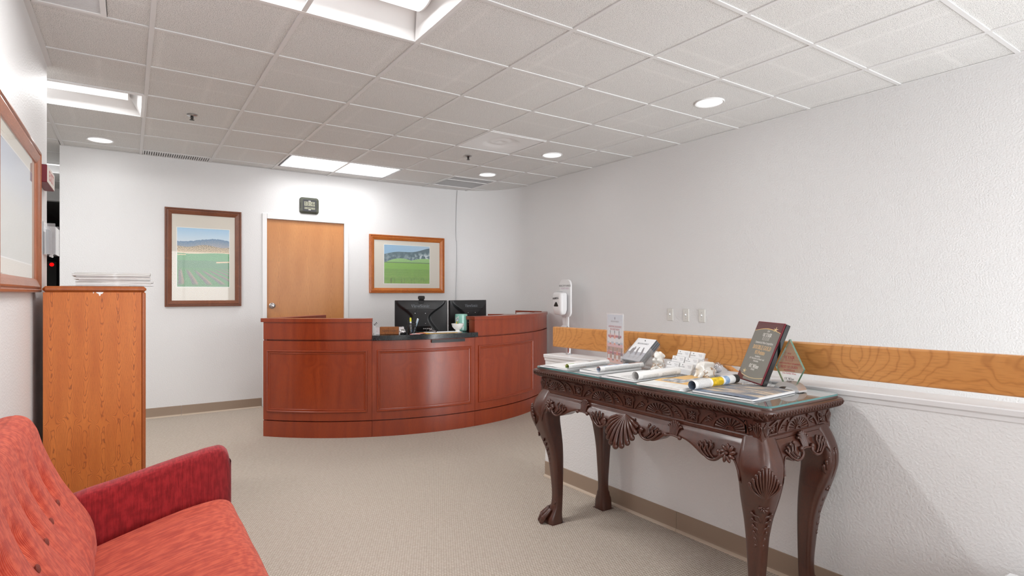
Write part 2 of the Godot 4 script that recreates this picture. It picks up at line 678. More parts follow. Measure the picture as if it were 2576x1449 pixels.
	mat("shaded_ceiling", rgb(120, 121, 123), 0.9)  # same passage, shade painted into the ceiling tiles
	mat("void_black", rgb(18, 18, 19), 0.9)
	m = mat("ceramic", rgb(243, 240, 233), 0.22)
	lacquer(m, 0.9, 0.05)
	m = mat("porcelain", rgb(244, 243, 240), 0.25)
	lacquer(m, 0.8, 0.06)
	mat("gilt", rgb(176, 128, 74), 0.35, 0.6)
	m = mat("foil", rgb(210, 210, 214), 0.14, 1.0)
	var crumple := noise(256, 256, 0.05, 2, 121, FastNoiseLite.TYPE_CELLULAR)
	m.heightmap_enabled = true
	m.heightmap_texture = grey(256, 256, func(x: int, y: int): return crumple[y * 256 + x] / 255.0)
	m.heightmap_scale = 0.5
	m.uv1_triplanar = true
	m.uv1_scale = Vector3.ONE * 16.0
	m = mat("candle_glass", rgb(130, 186, 172), 0.3)
	lacquer(m, 0.8, 0.08)
	m.subsurf_scatter_enabled = true
	m.subsurf_scatter_strength = 0.2
	mat("yellow", rgb(226, 224, 60), 0.4)
	mat("blue", rgb(70, 118, 170), 0.4)
	mat("pale_blue", rgb(170, 196, 214), 0.4)
	mat("coral", rgb(226, 120, 100), 0.4)
	mat("pink", rgb(232, 150, 150), 0.5)
	mat("green", rgb(110, 160, 110), 0.5)
	mat("orange_yellow", rgb(236, 186, 70), 0.5)

	# glass
	m = mat("pane", Color(0.95, 0.97, 0.96, 0.06), 0.02)
	m.transparency = BaseMaterial3D.TRANSPARENCY_ALPHA
	m = mat("acrylic", Color(0.93, 0.93, 0.94, 0.16), 0.05)
	m.transparency = BaseMaterial3D.TRANSPARENCY_ALPHA
	m = mat("table_glass", Color(0.93, 0.97, 0.96, 0.1), 0.02)
	m.transparency = BaseMaterial3D.TRANSPARENCY_ALPHA
	m = mat("glass_edge", rgb(92, 140, 140), 0.12)
	m = mat("green_glass_edge", rgb(58, 104, 76), 0.08)
	lacquer(m, 1.0, 0.04)

	# lamps: the glow of the fitting as the eye sees it; the light itself is an area light under it; window_glow is for the added shades
	for q in [["lamp_lens", 1.6], ["lamp_disc", 1.6], ["lamp_louver_glow", 1.3], ["window_glow", 1.5]]:
		m = mat(q[0], Color.WHITE, 0.5)
		m.emission_enabled = true
		m.emission = Color.WHITE
		m.emission_energy_multiplier = q[1]
	m = mat("red_led", rgb(220, 30, 30), 0.5)
	m.emission_enabled = true
	m.emission = Color(1, 0.05, 0.05)
	m.emission_energy_multiplier = 2.0


func printed(called: String, tex: Texture2D, rough := 0.45) -> StandardMaterial3D:
	var m := mat(called, Color.WHITE, rough)
	m.albedo_texture = tex
	return m


# a page: paper, columns of small print, and picture blocks [x0, y0, x1, y1, colour a, colour b] in 0..1
func page(w: int, h: int, blocks: Array, columns: Array, sd: int, ground := Color(0.94, 0.94, 0.935)) -> ImageTexture:
	var n := noise(256, 256, 0.03, 4, sd)
	var g := noise(256, 256, 0.2, 2, sd + 1)
	return picture(w, h, func(x: int, y: int):
		var u := float(x) / w
		var q := float(y) / h
		var c := ground
		for k in columns:
			if u > k[0] and u < k[2] and q > k[1] and q < k[3]:
				var line := floori(y / 4.0)
				if y % 4 < 2 and g[(line * 37 % 256) * 256 + (x * 3) % 256] > 96:
					c = c.darkened(0.3)
		for b in blocks:
			if u > b[0] and u < b[2] and q > b[1] and q < b[3]:
				var i: int = (int(y * 230.0 / h) % 256) * 256 + int(x * 230.0 / w) % 256
				c = b[4].lerp(b[5], clampf(n[i] / 255.0 * 2.4 - 0.7, 0.0, 1.0))
				if g[i] > 190:
					c = c.lightened(0.35)
		return c)


func make_prints() -> void:
	var n := noise(512, 512, 0.02, 4, 201)
	var g := noise(512, 512, 0.12, 3, 202)
	var f := noise(512, 512, 0.35, 2, 203)
	var at := func(x: int, y: int): return (int(y) % 512) * 512 + int(x) % 512
	# vineyard under tan hills
	printed("print_vineyard_hills", picture(360, 454, func(x: int, y: int):
		var u: float = x / 360.0
		var q: float = y / 454.0
		var i: int = at.call(x, y)
		var a: float = n[i] / 255.0
		var b: float = g[i] / 255.0
		var e: float = f[i] / 255.0
		var ridge := 0.185 + 0.03 * sin(u * 5.0 + 1.0) + 0.04 * (u - 0.4) * (u - 0.4) + 0.02 * (n[at.call(x * 2, 90)] / 255.0)
		if q < ridge:
			return rgb(164, 206, 236).lerp(rgb(206, 224, 238), q / 0.2)
		if q < 0.30 + 0.02 * sin(u * 9.0):
			return rgb(110, 146, 180).lerp(rgb(176, 178, 186), clampf((q - ridge) * 8.0 + (b - 0.5) * 1.2, 0.0, 1.0))
		if q < 0.425 + 0.01 * sin(u * 6.0):
			return rgb(226, 206, 176).lerp(rgb(122, 118, 104), clampf(b * 2.6 - 1.2 - (q - 0.36) * 6.0, 0.0, 0.8))
		if q < 0.55:
			var c := rgb(70, 168, 84).lerp(rgb(42, 128, 62), b)
			return rgb(216, 196, 150) if u < 0.16 and q > 0.445 and q < 0.462 else c
		if q < 0.68:
			if u > 0.74 and absf(q - 0.565 + (u - 1.0) * 0.05) < 0.012:
				return rgb(216, 190, 150)
			return rgb(58, 140, 78).lerp(rgb(48, 112, 66), b)
		var s := (u - 0.1) / (0.18 + (q - 0.6) * 1.3)
		var w := fmod(s * 2.4 + 8.0 + 0.12 * sin(q * 12.0), 1.0)
		var fade := smoothstep(0.66, 0.74, q - 0.03 * sin(u * 4.0)) * (1.0 - smoothstep(0.93, 0.99, q))
		var leaf := rgb(72, 164, 74).lerp(rgb(36, 104, 48), e)
		return leaf.lerp(rgb(92, 84, 84).lerp(rgb(196, 170, 120), clampf((w - 0.72) * 6.0, 0.0, 1.0) * e), fade * smoothstep(0.5, 0.6, w)))
	)
	# green field under misty hills
	printed("print_field_mist", picture(462, 361, func(x: int, y: int):
		var u: float = x / 462.0
		var q: float = y / 361.0
		var i: int = at.call(x, y)
		var a: float = n[i] / 255.0
		var b: float = g[i] / 255.0
		var e: float = f[i] / 255.0
		var ridge := 0.24 - 0.17 * smoothstep(0.0, 1.0, u) - 0.04 * sin(u * 7.0)
		var hill1 := 0.34 + 0.1 * pow(absf(u - 0.36) / 0.32, 2.0)
		var hill2 := 0.33 + 0.1 * pow(absf(u - 0.9) / 0.4, 2.0)
		if q > 0.46:
			var rows := 0.5 + 0.5 * sin((q - 0.46) * (300.0 - 200.0 * q) + sin(u * 40.0) * 0.4)
			var c := rgb(150, 200, 74).lerp(rgb(96, 158, 48), clampf(b * 0.7 + 0.5 * rows * (q - 0.4), 0.0, 1.0))
			if q > 0.62 and e > 0.62:
				c = c.lerp(rgb(72, 92, 44), 0.75)
			if q > 0.86 and fmod(u * 9.0 + 0.3 * sin(u * 30.0), 1.0) < 0.07:
				c = rgb(84, 72, 50)
			return c.lerp(rgb(196, 214, 120), clampf((q - 0.6) * 0.8 * a, 0.0, 0.5))
		if q > 0.44:
			return rgb(96, 128, 74)
		if q > minf(hill1, hill2):
			return rgb(124, 182, 96).lerp(rgb(172, 212, 138), clampf(b + (0.4 - q) * 2.0, 0.0, 1.0))
		var fog := clampf((a - 0.42) * 3.5, 0.0, 1.0) * smoothstep(0.12, 0.3, q) * (0.35 + 0.65 * smoothstep(0.45, 0.9, u))
		if q < ridge:
			return rgb(132, 180, 216).lerp(rgb(186, 210, 228), u * 0.6 + 0.4 * b)
		return rgb(58, 88, 104).lerp(rgb(86, 116, 122), b).lerp(rgb(226, 234, 238), fog)))
	# left wall print: the pale reflection in its glass painted as colour
	printed("print_pale_reflection", picture(160, 96, func(x: int, y: int):
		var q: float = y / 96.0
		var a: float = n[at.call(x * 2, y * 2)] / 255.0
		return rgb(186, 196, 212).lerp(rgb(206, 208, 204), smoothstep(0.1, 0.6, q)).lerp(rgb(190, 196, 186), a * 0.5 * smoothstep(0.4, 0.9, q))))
	# magazine pages: columns run along the roll
	printed("page_vines", page(384, 256, [[0.0, 0.1, 0.16, 0.42, rgb(120, 150, 60), rgb(214, 214, 120)], [0.62, 0.0, 0.78, 0.4, rgb(58, 84, 100), rgb(126, 150, 162)], [0.8, 0.02, 0.98, 0.36, rgb(236, 236, 236), rgb(120, 120, 120)], [0.28, 0.66, 0.42, 0.9, rgb(190, 140, 110), rgb(236, 226, 214)]], [[0.18, 0.05, 0.58, 0.42], [0.08, 0.52, 0.9, 0.62]], 211))
	printed("page_lake", page(384, 256, [[0.0, 0.0, 0.66, 0.44, rgb(160, 180, 212), rgb(222, 230, 240)], [0.66, 0.0, 1.0, 0.44, rgb(140, 104, 92), rgb(196, 160, 146)], [0.0, 0.2, 0.1, 0.4, rgb(226, 170, 160), rgb(236, 200, 190)]], [[0.1, 0.5, 0.9, 0.94]], 213))
	printed("page_fire", page(384, 256, [[0.42, 0.06, 0.56, 0.36, rgb(70, 22, 12), rgb(214, 110, 40)], [0.32, 0.06, 0.41, 0.4, rgb(236, 236, 234), rgb(70, 70, 70)]], [[0.06, 0.06, 0.3, 0.42], [0.6, 0.06, 0.92, 0.42], [0.1, 0.56, 0.46, 0.9], [0.54, 0.56, 0.9, 0.9]], 215))
	printed("page_orange", page(384, 256, [[0.0, 0.0, 0.3, 1.0, rgb(240, 240, 238), rgb(226, 226, 224)], [0.34, 0.1, 0.62, 0.62, rgb(128, 132, 138), rgb(216, 212, 208)], [0.62, 0.35, 0.96, 0.98, rgb(236, 234, 228), rgb(150, 152, 158)]], [[0.04, 0.1, 0.28, 0.9]], 217, rgb(236, 188, 112)))
	printed("page_crowd", page(512, 384, [[0.06, 0.48, 1.0, 0.99, rgb(118, 122, 130), rgb(206, 184, 160)], [0.0, 0.46, 0.14, 1.0, rgb(92, 108, 132), rgb(120, 134, 154)], [0.38, 0.04, 0.62, 0.42, rgb(196, 160, 10), rgb(244, 206, 40)], [0.66, 0.04, 0.76, 0.42, rgb(120, 150, 190), rgb(170, 194, 220)], [0.9, 0.0, 1.0, 0.44, rgb(34, 34, 34), rgb(52, 52, 52)]], [[0.06, 0.06, 0.34, 0.4]], 219))
	# poster: bottles and glasses over a pink table
	printed("print_bottles", picture(192, 560, func(x: int, y: int):
		var u: float = x / 192.0
		var q: float = y / 560.0
		var a: float = n[at.call(x * 2, y)] / 255.0
		var c := rgb(206, 216, 226).lerp(rgb(232, 234, 236), smoothstep(0.0, 0.4, q))
		if q > 0.56:
			c = rgb(176, 190, 204)
		if q > 0.6:
			c = rgb(226, 176, 176)
		if q > 0.665:
			c = rgb(196, 146, 112).lerp(rgb(160, 116, 88), a)
		if q > 0.9:
			c = rgb(236, 176, 160)
		for k in 7:
			var top := k < 3
			var bx: float = 0.2 + 0.28 * k if top else 0.1 + 0.27 * (k - 3)
			var by := 0.33 if top else 0.68
			var hh := 0.29 if top else 0.27
			var r := (q - by) / hh
			if r < 0.0 or r > 1.0:
				continue
			var w := 0.022 if r < 0.32 else lerpf(0.022, 0.055, smoothstep(0.32, 0.45, r))
			var glass: Color = [rgb(206, 96, 56), rgb(232, 140, 90), rgb(70, 52, 56), rgb(226, 96, 56), rgb(84, 40, 52), rgb(232, 120, 66), rgb(70, 40, 46)][k]
			if absf(u - bx) < w:
				c = rgb(60, 62, 66) if r < 0.2 else rgb(240, 238, 236) if r > 0.56 and r < 0.88 else glass
			elif r > 0.26 and r < 0.5 and absf(absf(u - bx) - 0.095) < 0.05 * sqrt(maxf(0.0, 1.0 - pow((r - 0.38) / 0.12, 2.0))):
				c = rgb(168, 32, 52) if r > 0.33 else rgb(226, 190, 196)
		return c))
	# brochure cover: three pale figures on a grey shore
	printed("print_brochure", picture(256, 300, func(x: int, y: int):
		var u: float = x / 256.0
		var q: float = y / 300.0
		var a: float = g[at.call(x, y)] / 255.0
		var c := rgb(236, 237, 239)
		if q > 0.62:
			c = rgb(150, 150, 158).lerp(rgb(206, 206, 212), a)
		for k in 3:
			var px := 0.27 + 0.24 * k + 0.05 * sin(q * 8.0 + k)
			if q > 0.46 and q < 0.93:
				var w := 0.05 * (1.0 - absf(q - 0.62)) + (0.05 if k == 0 and q < 0.7 else 0.0)
				if absf(u - px) < w and not (q > 0.74 and absf(u - px) < 0.012):
					c = rgb(120, 116, 118).lerp(rgb(170, 166, 168), a)
			if Vector2((u - px) * 0.85, q - 0.43).length() < 0.03:
				c = rgb(130, 128, 130)
		return c))
	printed("print_plaque", picture(160, 320, func(x: int, y: int):
		var u: float = x / 160.0
		var q: float = y / 320.0
		var a: float = g[at.call(x * 2, y * 2)] / 255.0
		var c := rgb(132, 130, 122)
		var swoosh := 0.13 - 0.05 * sin(u * 3.2) + 0.02
		if q < swoosh:
			c = rgb(96, 52, 54).lerp(rgb(120, 80, 78), a)
		if absf(q - swoosh) < 0.006 * (1.2 - absf(u - 0.5)):
			c = rgb(232, 196, 130)
		var low := 0.9 + 0.05 * sin(u * 3.0)
		if absf(q - low) < 0.005:
			c = rgb(226, 200, 150)
		if q > 0.94 - 0.06 * (1.0 - smoothstep(0.0, 0.2, u)) and u < 0.25:
			c = rgb(104, 48, 42)
		for s in [[0.78, 0.1, 0.09], [0.2, 0.86, 0.08]]:
			var d := Vector2((u - s[0]) * 0.5, q - s[1])
			var an := fmod(d.angle() + TAU + PI / 2, TAU / 5.0) - TAU / 10.0
			if d.length() < s[2] * 0.55 * (0.25 + 0.75 * pow(absf(an) / (TAU / 10.0), 2.0)):
				c = rgb(236, 214, 160)
		return c))
	for k in 8:
		var ca: Color = [rgb(236, 232, 226), rgb(120, 60, 64), rgb(214, 206, 190), rgb(70, 88, 80), rgb(232, 226, 214), rgb(150, 132, 96), rgb(210, 214, 220), rgb(94, 84, 92)][k]
		printed("cover_%d" % k, page(64, 64, [[0.0, 0.0, 1.0, 1.0, ca, ca.darkened(0.35)]], [], 230 + k))


# ---------------------------------------------------------------- start
func _ready() -> void:
	var cam := Camera3D.new()
	cam.name = "camera"
	cam.projection = Camera3D.PROJECTION_FRUSTUM
	cam.near = 0.05
	cam.far = 60.0
	cam.size = 0.05 * 1449.0 / 1431.1
	cam.frustum_offset = Vector2(0, 0.05 * 13.57 / 1431.1)
	cam.position = Vector3(0, 1.25, 0)
	cam.rotation.y = -0.5928
	add_child(cam)
	cam.current = true
	var we := WorldEnvironment.new()
	we.name = "environment"
	var env := Environment.new()
	env.background_mode = Environment.BG_COLOR
	env.background_color = Color(0.6, 0.65, 0.7)
	env.tonemap_mode = Environment.TONE_MAPPER_LINEAR
	env.tonemap_exposure = EXPOSURE
	env.sdfgi_enabled = true
	env.ssao_enabled = true
	env.ssil_enabled = true
	we.environment = env
	add_child(we)
	make_materials()
	make_prints()
	build_ceiling()
	build_walls()
	build_floor()
	build_stairwell()
	build_hall()
	build_fixtures()
	build_desk()
	build_desk_items()
	build_wall_things()
	build_bookcase()
	build_sofa()
	build_table()
	build_table_things()


const EXPOSURE := 0.86
const TROFFER := 3.9
const LOUVER := 1.8
const DOWN := 0.13
const REAR := 0.6
const HALL := 1.2
const STAIR_FILL := 19.0    # added fill light from the made-up tall window over the stairs
const FRONT_DAY := 5.0


func gx(i: float) -> float:
	return GX + i * GSX


func gd(j: float) -> float:
	return GD + j * GSD


# ---------------------------------------------------------------- ceiling
func build_ceiling() -> void:
	var c := structure("ceiling")
	part(c, "roof_deck", boxes([slab(-2.6, 4.5, 2.86, 2.96, -3.2, 14.4)]), M.void_black)
	var skip := {}   # cells that hold a fitting
	for q in [[0, 0], [1, 0], [-1, 4], [-2, 4], [2, 6], [3, 6], [4, 3], [5, 6], [0, -5], [1, -5], [0, 7], [4, -5], [5, -5], [-3, 9], [-2, 9]]:
		skip[Vector2i(q[0], q[1])] = true
	var shapes := {}
	for j in range(-9, 19):
		for i in range(-5, 7):
			var x0 := gx(i) + 0.002
			var x1 := gx(i + 1) - 0.002
			var d0 := gd(j) + 0.002
			var d1 := gd(j + 1) - 0.002
			# the room, or the hall to its left
			var lo := -0.41
			if d0 > 4.0:
				lo = -2.3
			if d0 < 4.4 and d1 > 4.43 and x1 < -0.41:
				d0 = 4.42
			x0 = maxf(x0, lo)
			x1 = minf(x1, WALL_R)
			d0 = maxf(d0, -3.0)
			if d1 > WALL_B and x1 > -0.53:
				if d0 > WALL_B - 0.02 or x0 < -0.53:
					if x0 < -0.53 and i <= -2:
						x1 = minf(x1, -0.53)
					elif d0 > WALL_B - 0.02:
						continue
				if x0 >= -0.53:
					d1 = WALL_B
			d1 = minf(d1, 14.0)
			if i == -1 and j == 1:
				x0 = -0.088
			if x1 - x0 < 0.03 or d1 - d0 < 0.03 or skip.has(Vector2i(i, j)):
				continue
			var big := j < -4 or d0 > 9.55
			var key := "%.2f %.2f" % [x1 - x0, d1 - d0]
			if not shapes.has(key):
				shapes[key] = boxes([[Vector3.ZERO, Vector3(x1 - x0, 0.014, d1 - d0), 0.0]])
			var tm: Material = M.shaded_ceiling if d0 > 9.55 else M["ceiling_tile_%d" % posmod(i * 7 + j * 5, 3)]
			var o := part(c, "ceiling_tile", shapes[key], tm)
			o.position = P((x0 + x1) / 2, CEIL + 0.0125, (d0 + d1) / 2)
			if big:
				o.set_meta("kind", "structure")
	# the grid: main runners into the room, cross tees between
	for i in range(-3, 7):
		var a := 4.42 if gx(i) < -0.41 else -3.0
		var b := WALL_B if gx(i) > -0.53 else 9.58
		if gx(i) > 3.51:
			b = 6.01 + sqrt(maxf(0.0, 0.72 * 0.72 - pow(gx(i) - 3.51, 2.0)))
		part(c, "main_tee", boxes([slab(gx(i) - 0.012, gx(i) + 0.012, CEIL - 0.001, CEIL + 0.006, a, b, 0.001), slab(gx(i) - 0.001, gx(i) + 0.001, CEIL + 0.006, CEIL + 0.04, a, b)]), M.grid_white)
	for j in range(-8, 12):
		var a := -2.3 if gd(j) > 4.42 else -0.41
		var b := WALL_R
		if gd(j) > WALL_B:
			b = -0.53
		elif gd(j) > 6.01:
			b = 3.51 + sqrt(maxf(0.0, 0.72 * 0.72 - pow(gd(j) - 6.01, 2.0)))
		if absf(gd(j) - gd(7)) < 0.01:
			b = 4.0
		part(c, "cross_tee", boxes([slab(a, b, CEIL, CEIL + 0.0055, gd(j) - 0.012, gd(j) + 0.012, 0.001)]), M.grid_white)
	# wall angles
	part(c, "wall_angle", boxes([slab(-0.41, -0.385, CEIL - 0.002, CEIL + 0.004, -3.0, 4.42)]), M.grid_white)
	part(c, "wall_angle", boxes([slab(4.218, WALL_R, CEIL, CEIL + 0.004, -3.0, 6.0)]), M.grid_white)
	part(c, "wall_angle", boxes([slab(-0.53, 3.5, CEIL, CEIL + 0.004, WALL_B - 0.012, WALL_B)]), M.grid_white)


# ---------------------------------------------------------------- walls
func build_walls() -> void:
	var H := 2.9
	var w := structure("wall_left", boxes([slab(-0.53, -0.41, 0, H, -3.1, 4.417, 0.004)]), M.wall_paint)
	# the back wall stands round the door and turns into the right wall in a wide curve
	structure("wall_back", boxes([slab(-0.533, 1.262, 0, H, WALL_B, WALL_B + 0.12), slab(2.126, 3.52, 0, H, WALL_B, WALL_B + 0.12), slab(1.262, 2.126, 2.08, H, WALL_B, WALL_B + 0.12)]), M.wall_paint)
	var b := MB.new()
	b.grid(24, 1, func(u: float, v: float): return P(3.51 + 0.72 * sin(u * PI / 2), v * H, 6.01 + 0.72 * cos(u * PI / 2)))
	b.grid(24, 1, func(u: float, v: float): return P(3.51 + 0.84 * cos(u * PI / 2), v * H, 6.01 + 0.84 * sin(u * PI / 2)))
	structure("wall_corner", b.mesh(), M.wall_paint)
	structure("wall_right", boxes([slab(WALL_R, WALL_R + 0.12, -2.2, H, -3.1, 6.012)]), M.wall_paint)
	structure("wall_front", boxes([slab(-0.53, 0.1, 0, H, -3.12, -3.0), slab(0.1, 2.2, 0, 0.5, -3.12, -3.0), slab(0.1, 2.2, 2.35, H, -3.12, -3.0), slab(2.2, 2.66, -2.4, H, -3.12, -3.0), slab(2.66, 4.12, 2.42, H, -3.12, -3.0), slab(2.66, 4.12, -2.4, -2.1, -3.12, -3.0), slab(4.12, WALL_R + 0.12, -2.4, H, -3.12, -3.0)]), M.wall_paint)
	window("window_1", 2.66, 4.12, -2.1, 2.42, 1, 3, STAIR_FILL)  # made-up window out of view, added to brighten the ceiling
	window("window_2", 0.1, 2.2, 0.5, 2.35, 2, 1, FRONT_DAY)
	# low wall beside the stairs: it runs a little out of true, as in the photograph
	var lx := func(d): return 2.371 + (3.1 - d) * 0.02
	var ly := func(d): return 0.826 + (3.1 - d) * 0.0135
	var low := structure("wall_low")
	var far := 3.11
	var near := -3.0
	b = MB.new()
	hull(b, [[lx.call(far), -2.2, far], [lx.call(far) + 0.14, -2.2, far], [lx.call(near) + 0.14, -2.2, near], [lx.call(near), -2.2, near]], [ly.call(far) - 0.02, ly.call(far) - 0.02, ly.call(near) - 0.02, ly.call(near) - 0.02])
	part(low, "wall_body", b.mesh(), M.wall_paint)
	b = MB.new()
	var fr := []
	for d in [far + 0.004, near]:
		fr.append(Transform3D(Basis(Vector3(1, 0, 0), Vector3(0, 1, 0), Vector3(0, 0, 1)), P(lx.call(d), ly.call(d), d)))
	b.sweep(fr, PackedVector2Array([Vector2(-0.004, -0.034), Vector2(0.144, -0.034), Vector2(0.144, -0.02), Vector2(0.152, -0.018), Vector2(0.154, 0.005), Vector2(0.151, 0.009), Vector2(-0.011, 0.009), Vector2(-0.014, 0.005), Vector2(-0.012, -0.012), Vector2(-0.006, -0.018)]))
	part(low, "wall_cap", b.mesh(), M.white_trim)
	# vinyl cove base: [from, to, joint]
	var bb := structure("baseboard_back")
	for q in [[-0.53, 0.445], [0.447, 1.212]]:
		cove(bb, P(q[0], 0, WALL_B), P(q[1], 0, WALL_B))
	for q in [[2.196, 3.5]]:
		cove(bb, P(q[0], 0, WALL_B), P(q[1], 0, WALL_B))
	var bl := structure("baseboard_low")
	for q in [[3.11, 2.0], [1.998, 0.8], [0.798, -3.0]]:
		cove(bl, P(lx.call(q[0]), 0, q[0]), P(lx.call(q[1]), 0, q[1]))
	var bw := structure("baseboard_left")
	for q in [[-3.0, 1.2], [1.202, 4.417]]:
		cove(bw, P(-0.41, 0, q[0]), P(-0.41, 0, q[1]))
	door()


# a window in the front wall with an added glowing shade; its area light adds fill for the ceiling
func window(called: String, x0: float, x1: float, y0: float, y1: float, nx: int, ny: int, power: float) -> void:
	var w := structure(called)
	for i in nx + 1:
		var x := lerpf(x0 + 0.025, x1 - 0.025, float(i) / nx)
		part(w, "window_frame", boxes([slab(x - 0.025, x + 0.025, y0, y1, -3.08, -3.02, 0.004)]), M.white_enamel)
	for j in ny + 1:
		var y := lerpf(y0 + 0.025, y1 - 0.025, float(j) / ny)
		for i in nx:
			part(w, "window_frame", boxes([slab(lerpf(x0 + 0.025, x1 - 0.025, float(i) / nx) + 0.025, lerpf(x0 + 0.025, x1 - 0.025, float(i + 1) / nx) - 0.025, y - 0.025, y + 0.025, -3.08, -3.02, 0.004)]), M.white_enamel)
	part(w, "added_window_shade", boxes([slab(x0 + 0.01, x1 - 0.01, y0 + 0.01, y1 - 0.01, -3.105, -3.1)]), M.window_glow)
	var a := area_light(called + "_daylight", P((x0 + x1) / 2, (y0 + y1) / 2, -2.99), x1 - x0 - 0.1, y1 - y0 - 0.1, power)
	a.rotation = Vector3(0, 0, 0)
	a.light_color = Color(0.97, 0.985, 1.0)


func cove(parent: Node3D, a: Vector3, b: Vector3) -> void:  # the room lies to the right of the way from a to b
	var t := (b - a).normalized()
	var out := t.cross(Vector3.UP)
	var m := MB.new()
	var bs := Basis(out, Vector3.UP, out.cross(Vector3.UP))
	var prof := PackedVector2Array([Vector2(0, 0), Vector2(0.013, 0.0), Vector2(0.011, 0.004), Vector2(0.006, 0.012), Vector2(0.004, 0.022), Vector2(0.0035, 0.1), Vector2(0, 0.102)])
	m.sweep([Transform3D(bs, b), Transform3D(bs, a)] if bs.z.dot(t) < 0 else [Transform3D(bs, a), Transform3D(bs, b)], prof)
	var o := part(parent, "base_strip", m.mesh(), M.vinyl_base)
	m = MB.new()
	m.sweep([Transform3D(bs, b), Transform3D(bs, a)] if bs.z.dot(t) < 0 else [Transform3D(bs, a), Transform3D(bs, b)], PackedVector2Array([Vector2(0, 0), Vector2(0.017, 0), Vector2(0.016, 0.004), Vector2(0.012, 0.008), Vector2(0.006, 0.0125), Vector2(0, 0.0125)]))
	part(o, "base_toe", m.mesh(), M.vinyl_toe)


func hull(b: MB, foot: Array, tops: Array) -> void:  # a wall over four corners (counter-clockwise seen from above in x and -d), each with its own height
	var lo := []
	var hi := []
	for i in 4:
		lo.append(P(foot[i][0], foot[i][1], foot[i][2]))
		hi.append(P(foot[i][0], tops[i], foot[i][2]))
	var turn: bool = (lo[1] - lo[0]).cross(lo[2] - lo[0]).y < 0
	if turn:
		lo.reverse()
		hi.reverse()
	b.face([hi[0], hi[1], hi[2], hi[3]])
	b.face([lo[3], lo[2], lo[1], lo[0]])
	for i in 4:
		var j := (i + 1) % 4
		b.face([lo[i], lo[j], hi[j], hi[i]])


func door() -> void:
	var d := structure("door_1")
	var b := MB.new()
	b.face([P(1.266, 0.008, WALL_B + 0.012), P(2.122, 0.008, WALL_B + 0.012), P(2.122, 2.075, WALL_B + 0.012), P(1.266, 2.075, WALL_B + 0.012)], [Vector2(0, 1), Vector2(1, 1), Vector2(1, 0), Vector2(0, 0)])
	part(d, "door_leaf", b.mesh(), M.oak_door)
	part(d, "door_core", boxes([slab(1.266, 2.122, 0.008, 2.075, WALL_B + 0.0125, WALL_B + 0.052)]), M.oak_edge)
	# steel frame: face 48 mm wide, proud of the wall, with a stop inside
	for q in [slab(1.217, 1.265, 0, 2.135, WALL_B - 0.014, WALL_B + 0.1, 0.003), slab(2.123, 2.171, 0, 2.135, WALL_B - 0.014, WALL_B + 0.1, 0.003), slab(1.266, 2.122, 2.077, 2.135, WALL_B - 0.014, WALL_B + 0.1, 0.003)]:
		part(d, "door_frame", boxes([q]), M.white_enamel)
	var k := MB.new()
	k.lathe([Vector2(0, 0), Vector2(0.033, 0), Vector2(0.033, 0.005), Vector2(0.026, 0.009), Vector2(0.013, 0.012), Vector2(0.012, 0.03), Vector2(0.022, 0.037), Vector2(0.028, 0.047), Vector2(0.027, 0.058), Vector2(0.02, 0.066), Vector2(0.008, 0.068), Vector2(0.007, 0.066), Vector2(0, 0.066)], 24)
	var o := part(d, "door_knob", k.mesh(), M.satin_steel)
	o.transform = Transform3D(Basis(Vector3.RIGHT, PI / 2), P(1.322, 1.113, WALL_B + 0.012))


func build_floor() -> void:
	structure("floor", boxes([slab(-2.3, 2.45, -0.15, 0.0, -3.1, 14.1), slab(2.45, WALL_R + 0.1, -0.15, 0.0, 3.2, WALL_B + 0.1)]), M.carpet)


